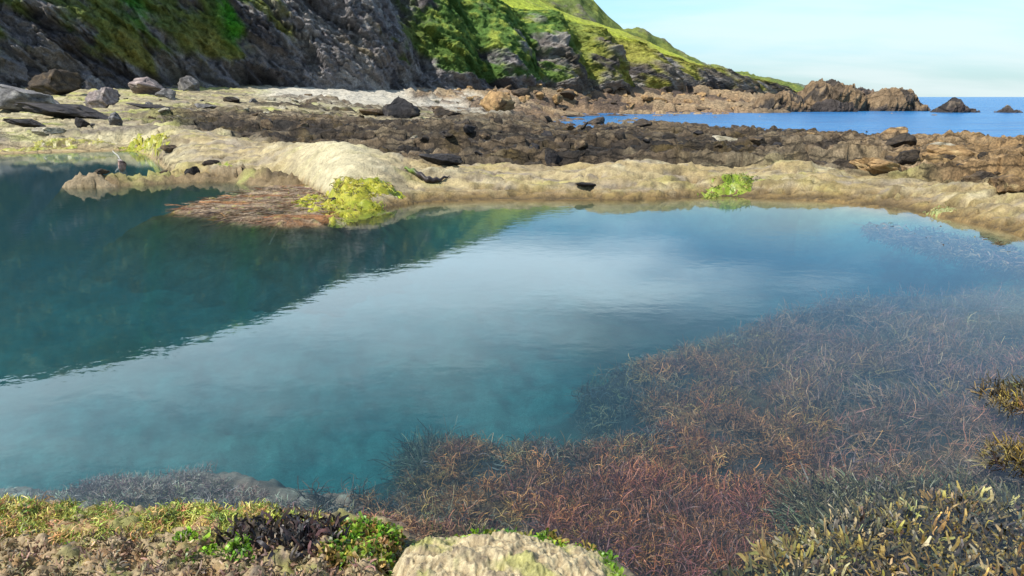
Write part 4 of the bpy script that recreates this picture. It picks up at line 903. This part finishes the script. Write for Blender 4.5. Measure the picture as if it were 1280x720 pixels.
clump(622, 640, 0.02, 0.06, 0.04, 10, 18, 0.05, 0.014, [(.20, .40, .03), (.14, .30, .02)], "small upright bright green weed tuft at the water edge by the near rock", 306, mat=M_ulva, fork=0, blade=True)
clump(600, 620, -0.05, 0.1, 0.06, 12, 26, 0.07, 0.008, [(.12, .03, .03), (.18, .05, .03)], "dark red weed tuft under the surface beyond the green tuft", 307, mat=M_weed, zmax=-0.01)
YG = [(.42, .44, .03), (.32, .39, .02), (.50, .44, .05), (.22, .24, .02), (.34, .24, .04)]
def scatter_ground(n, poly, r):
    poly = np.array(poly, float); lo, hi = poly.min(0), poly.max(0); px = np.zeros((0, 2))
    while len(px) < n:
        q = lo + r.random((n * 3, 2)) * (hi - lo); px = np.r_[px, q[polysd(q[:, 0], q[:, 1], poly) > 0]]
    px = px[:n]; Ys = np.geomspace(8, 40, 420); v = (px[:, 1] - 360) / FPX
    t = Ys[None, :] / (CP - v * SP)[:, None]; Z = CAM_H - t * (SP + v * CP)[:, None]; X = ((px[:, 0] - 640) / FPX)[:, None] * t
    h = base_h(X.ravel(), np.broadcast_to(Ys, X.shape).ravel())[0].reshape(X.shape)
    k = (Z <= np.maximum(h, -0.01)).argmax(1)
    return np.c_[X[np.arange(n), k], Ys[k]]
def farclump(poly, z, n, per, L, W, cols, label, seed, mat=M_ulva, up=0.12, sway=None, zroot=None, spread=0.12, zmax=None, curl=1.0):
    r = np.random.default_rng(seed); c = scatter_ground(n, poly, r)
    return tufts("seaweed_clump", c, per, L, W, cols, spread, up, curl, 5, 0, zmax, seed, mat, label, "seaweed", None, 0.5, sway, True, zroot)
def ground_pts(poly):
    px = np.array(poly, float); Ys = np.geomspace(8, 40, 900); v = (px[:, 1] - 360) / FPX
    t = Ys[None, :] / (CP - v * SP)[:, None]; Z = CAM_H - t * (SP + v * CP)[:, None]; X = ((px[:, 0] - 640) / FPX)[:, None] * t
    h = base_h(X.ravel(), np.broadcast_to(Ys, X.shape).ravel())[0].reshape(X.shape); k = (Z <= np.maximum(h, -0.01)).argmax(1)
    return np.c_[X[np.arange(len(px)), k], Ys[k]]
def algae(poly, thick, cols, label, seed, nstr=60, L=0.09, soft=0.35, step=0.035):
    """a draped, folded coat of weed with a ragged edge, short fronds growing out of it"""
    W = ground_pts(poly); lo, hi = W.min(0) - 0.4, W.max(0) + 0.4
    gx = np.arange(lo[0], hi[0], step); gy = np.arange(lo[1], hi[1], step * 1.3); X, Y = np.meshgrid(gx, gy); X, Y = X.ravel(), Y.ravel()
    P = np.c_[X, Y, X * 0]; n1 = fbm(P * 1.6, 4, seed); n2 = fbm(P * 5, 3, seed + 1); fold = ridge(np.c_[X * 3.2 + 1.5 * n1, Y * 1.4, X * 0], 4, seed + 2, 0.6)
    sd = polysd(X, Y, W) + 0.35 * n1 + 0.18 * n2
    h = np.maximum(hts(X, Y), -0.05)
    z = h - 0.03 + thick * ss(-0.05, soft, sd) * (0.45 + 0.9 * fold + 0.5 * n2) 
    C = np.tile(np.array(cols[0]), (len(X), 1)); C = mixc(C, cols[1], ss(0.0, 0.4, n1)); C = mixc(C, cols[2], 0.9 * ss(0.1, 0.5, n2)); C = mixc(C, cols[3], 0.85 * ss(0.42, 0.25, fold)); C = C * (0.85 + 0.4 * fold)[:, None]
    F = gridfaces(len(gy), len(gx)); keep = (sd[F].max(1) > -0.04)
    v_, f_, c_ = subset(np.c_[X, Y, z], F, C, keep)
    o = tag(build("algae_patch", v_, f_, M_ulva, col=c_), label, "algae")
    r_ = np.random.default_rng(seed); ok = np.nonzero(sd > 0.05)[0]; pick = r_.choice(ok, nstr); c = np.c_[X[pick], Y[pick]]
    f = tufts("frond", c, 14, L, 0.012, cols, 0.08, 0.12, 0.8, 4, 0, None, seed + 3, M_ulva, None, None, 'stuff', 1.2, np.array([-0.2, -0.7, -0.1]), True, z[pick] + 0.01)
    f.parent = o
    return o
YC = [(.36, .345, .035), (.26, .29, .025), (.48, .41, .07), (.13, .10, .03)]
GC = [(.22, .30, .03), (.28, .34, .05), (.36, .35, .09), (.10, .12, .02)]
algae([(352, 262), (372, 243), (410, 234), (450, 228), (495, 224), (503, 238), (475, 256), (452, 270), (415, 277), (385, 272)], 0.13, YC, "vivid yellow-green weed coat draped where the ledge hump meets the pool", 310, 170, 0.13)
# flat wet brown shelf in front of it
W = np.array([Pz(a, b, 0.03)[:2] for a, b in [(205, 262), (255, 249), (300, 240), (345, 230), (400, 226), (440, 234), (425, 262), (405, 279), (350, 279), (290, 275), (240, 268)]])
lo, hi = W.min(0) - 1.6, W.max(0) + 1.6; gx = np.arange(lo[0], hi[0], 0.04); gy = np.arange(lo[1], hi[1], 0.05); X, Y = np.meshgrid(gx, gy); X, Y = X.ravel(), Y.ravel()
P = np.c_[X, Y, X * 0]; n1 = fbm(P * [0.5, 1.6, 1], 4, 320); st = ridge(np.c_[X * 0.55 + 0.3 * n1, Y * 4.2 + 1.2 * X + 0.8 * n1, X * 0], 5, 321, 0.65); n2 = fbm(P * 5, 4, 322)
sd = polysd(X, Y, W) + 0.35 * n1 + 0.10 * n2
z = -0.10 + 0.13 * ss(-0.15, 0.3, sd) + (0.10 * (st - 0.45) + 0.03 * n2) * ss(-0.2, 0.3, sd); z = np.where(sd < -0.15, z - 0.75 * (-0.15 - sd), z)
C = np.tile(np.array([.15, .10, .06]), (len(X), 1)); C = mixc(C, [.27, .20, .13], ss(0.5, 0.75, st)); C = mixc(C, [.30, .13, .045], 0.8 * ss(0.1, 0.45, n1)); C = mixc(C, [.07, .05, .035], 0.8 * ss(.42, .25, st)); C = mixc(C, [.30, .30, .06], 0.5 * ss(.25, .5, n2)); C = mixc(C, [.055, .05, .025], ss(-0.02, -0.09, z)); C = mixc(C, [.15, .16, .12], ss(-0.35, -0.8, z + .2 * n2))
F = gridfaces(len(gy), len(gx)); v_, f_, c_ = subset(np.c_[X, Y, z], F, C, sd[F].max(1) > -1.5)
shelf = tag(build("rock_shelf", v_, f_, M_rock, col=c_), "flat wet brown layered shelf trailing into the pool beside the yellow-green weed", "rock shelf")
r_ = np.random.default_rng(323); ok = np.nonzero((sd > -0.1) & (z > -0.03))[0]; pick = r_.choice(ok, 260)
f = tufts("weed_strand", np.c_[X[pick], Y[pick]], 14, 0.36, 0.010, [(.16, .105, .06), (.10, .07, .045), (.25, .17, .10), (.27, .12, .05)], 0.1, 0.02, 0.35, 5, 0, 0.055, 324, M_weed, None, None, 'stuff', 0.3, np.array([-1.2, -0.3, 0]), True, z[pick] + 0.01); f.parent = shelf
algae([(880, 246), (890, 226), (912, 216), (945, 217), (952, 232), (930, 246), (905, 240)], 0.08, GC, "light green weed coat on the ledge face above the pool", 312, 70, 0.10)
algae([(258, 216), (272, 204), (286, 203), (290, 217), (272, 221)], 0.07, GC, "tiny bright green weed coat on the rocky spit", 313, 20, 0.08)
algae([(1150, 264), (1165, 254), (1182, 257), (1180, 268), (1160, 271)], 0.05, [(.26, .29, .08), (.30, .32, .12), (.36, .34, .16), (.15, .15, .05)], "pale green weed coat near the low end of the ledge", 314, 14, 0.06)
algae([(150, 186), (172, 168), (200, 166), (212, 178), (205, 188), (180, 184)], 0.10, YC, "yellow-green weed coat on the bank beside the spit", 315, 50, 0.12)
algae([(0, 186), (60, 176), (120, 172), (140, 180), (60, 188), (0, 192)], 0.07, [(.40, .36, .10), (.36, .37, .06), (.48, .42, .2), (.2, .15, .06)], "faded yellowish weed coat along the waterline of the bank", 317, 60, 0.10)
farclump([(1080, 275), (1180, 285), (1290, 312), (1290, 330), (1200, 312), (1100, 290)], 0.0, 200, 16, 0.22, 0.014, [(.13, .09, .05), (.09, .065, .045), (.17, .12, .06)], "brown weed fringe floating along the low end of the ledge", 316, mat=M_weed, up=0.05, sway=np.array([-0.8, -0.3, 0.0]), zroot=-0.09, zmax=-0.015)
# one long kelp frond lying on the ledge
kp = [Pd(506, 222, 15.9), Pd(520, 226, 15.75), Pd(535, 233, 15.5), Pd(548, 231, 15.6), Pd(562, 224, 15.9)]
kp = np.array(kp); kp[:, 2] = hts(kp[:, 0], kp[:, 1]) + 0.05
tt = np.linspace(0, 4, 30); KP = np.stack([np.interp(tt, np.arange(5), kp[:, c]) for c in range(3)], 1)
wv = np.interp(tt, [0, 1, 2, 3, 4], [.05, .13, .13, .09, .02]); V = []; 
for k in range(30):
    for a in np.linspace(0, 2 * math.pi, 8, endpoint=False):
        V.append(KP[k] + [0, -wv[k] * 0.8 * math.cos(a), wv[k] * 0.55 * math.sin(a) + 0.02 * math.sin(k * 1.3)])
F = [[k * 8 + a, k * 8 + (a + 1) % 8, (k + 1) * 8 + (a + 1) % 8, (k + 1) * 8 + a] for k in range(29) for a in range(8)]
kc = mixc(np.tile(np.array([.035, .025, .022]), (len(V), 1)), [.12, .17, .03], ss(1.2, 0.6, np.repeat(tt, 8)))
tag(build("kelp_frond", V, F, M_wrack, col=kc), "single dark curled kelp frond lying on the pale ledge", "seaweed")

# ------------------------------------------------------------------ near rock, stones on the ledge
nu, nv = 230, 165
uu = np.linspace(-1, 1, nu); vv = np.linspace(-1, 1, nv); UU, VV = np.meshgrid(uu, vv)
UU, VV = UU.ravel(), VV.ravel()
P = np.c_[UU * 0.51, VV * 0.52, UU * 0]
rr_ = (np.abs(UU) ** 2.6 + np.abs(VV) ** 2.6) + 0.22 * fbm(P * 3.2, 4, 400)
hgt = np.clip(1 - rr_, -1.0, 1); hgt = np.where(hgt > 0, np.abs(hgt) ** 0.5 * 0.185 + 0.03, 0.03 + hgt * 0.45)
pit = ridge(P * [26, 12, 1] + 0.5 * fbm(P * 8, 3, 401)[:, None], 4, 402, 0.6); p2 = fbm(P * 9, 4, 403); p3 = fbm(P * 42, 3, 404)
hgt = hgt + 0.022 * (pit - 0.5) + 0.045 * p2 + 0.008 * p3 + 0.03 * fbm(P * 3, 3, 405) - 0.05 * UU
c = np.tile(np.array([.28, .215, .12]), (len(P), 1)); c = mixc(c, [.40, .325, .19], ss(0.45, 0.75, pit)); c = mixc(c, [.20, .155, .095], 0.8 * ss(0.1, 0.5, p2)); c = mixc(c, [.10, .075, .055], 0.7 * ss(0.25, 0.6, p3 - 0.6 * (pit - .5)))
c = mixc(c, [.24, .24, .06], 0.7 * ss(0.15, 0.5, fbm(P * 5, 4, 406))); c = mixc(c, [.15, .21, .03], 0.8 * ss(0.15, 0.08, hgt + .05 * p2) * ss(0.0, 0.4, VV + .3 * p2)); c = mixc(c, [.07, .06, .03], 0.9 * ss(0.06, 0.0, hgt + .02 * p2))
V = np.c_[P[:, 0] + 0.02, P[:, 1] + 2.44, hgt - 0.005]
tag(build("rock", V, gridfaces(nv, nu), M_shore, col=c), "rough pitted cream rock at the water edge, fringed with bright green weed", "rock")
for x, y, w_, h_, kind, k, lab in [
 (728, 236, 34, 9, 'black', 1, "dark flat shape set low on the pale ledge"),  # flat near-black mesh seated on the ledge
 (240, 218, 20, 15, 'black', 2, "black rounded stone on the weedy rock spit"),
 (205, 214, 16, 12, 'brown', 3, "small brown stone at the root of the weedy spit"),
 (128, 224, 20, 8, 'brown', 4, "stubby brown stone at the very end of the spit"),
 (215, 200, 22, 12, 'brown', 0, "reddish brown stone above the weedy spit near the bank"),
 (180, 222, 22, 8, 'orange', 5, "small ochre stone halfway along the spit"),
 (262, 212, 26, 10, 'dark', 1, "dark pitted stone next to the green patch on the spit"),
 (418, 246, 24, 9, 'black', 3, "small black stone half buried in the yellow-green weed"),
]:
    p = Pz(x, y, 0.12); z = float(hts(p[0], p[1])[0]); t = p[1] / CP
    put_rock("stone", kind, k, (p[0], p[1], max(z, -0.05) + h_ * t / FPX * 0.3), (w_ * t / FPX * .55, w_ * t / FPX * .45, h_ * t / FPX * .7), (0, 0.1, k), lab, "stone", None, 3)
# unidentified pale upright form, modelled as rock, and bleached stick behind the spit
p = Pz(152, 212, 0.0)
V, F = rock_geo(77, 4, 10, 0.12, 1.0); V[:, 0] *= 0.17 * (1 - 0.25 * V[:, 2]); V[:, 1] *= 0.15; V[:, 2] *= 0.27
cc = mixc(np.tile(np.array([.34, .22, .18]), (len(V), 1)), [.62, .6, .58], ss(0.08, 0.2, V[:, 2])); cc = mixc(cc, [.2, .15, .13], ss(-.02, -.12, V[:, 0]))
o = tag(build("upright_form", V, F, M_rock, col=cc), "small upright pinkish form with a white top standing in the water behind the spit", "stone"); o.location = (p[0], p[1], 0.14)
a = Pz(147, 203, 0.0) + [0, .3, 0.0]; b = a + np.array([-0.34, 0.15, 0.33]); 
dv = (b - a); s1 = np.cross(dv, [0, 1, 0]); s1 /= np.linalg.norm(s1); s2 = np.cross(dv, s1); s2 /= np.linalg.norm(s2)
V = []; 
for k in range(9):
    q = a + dv * k / 8 + s1 * 0.012 * math.sin(k * 1.1)
    rad = 0.024 - 0.0012 * k
    for j in range(7): V.append(q + rad * (s1 * math.cos(j / 7 * 6.283) + s2 * math.sin(j / 7 * 6.283)))
F = [[k * 7 + j, k * 7 + (j + 1) % 7, (k + 1) * 7 + (j + 1) % 7, (k + 1) * 7 + j] for k in range(8) for j in range(7)]
tag(build("stick", V, F, M_rock, col=np.tile([.5, .47, .42], (len(V), 1))), "thin bleached stick leaning out of the water beside the upright form", "stick")
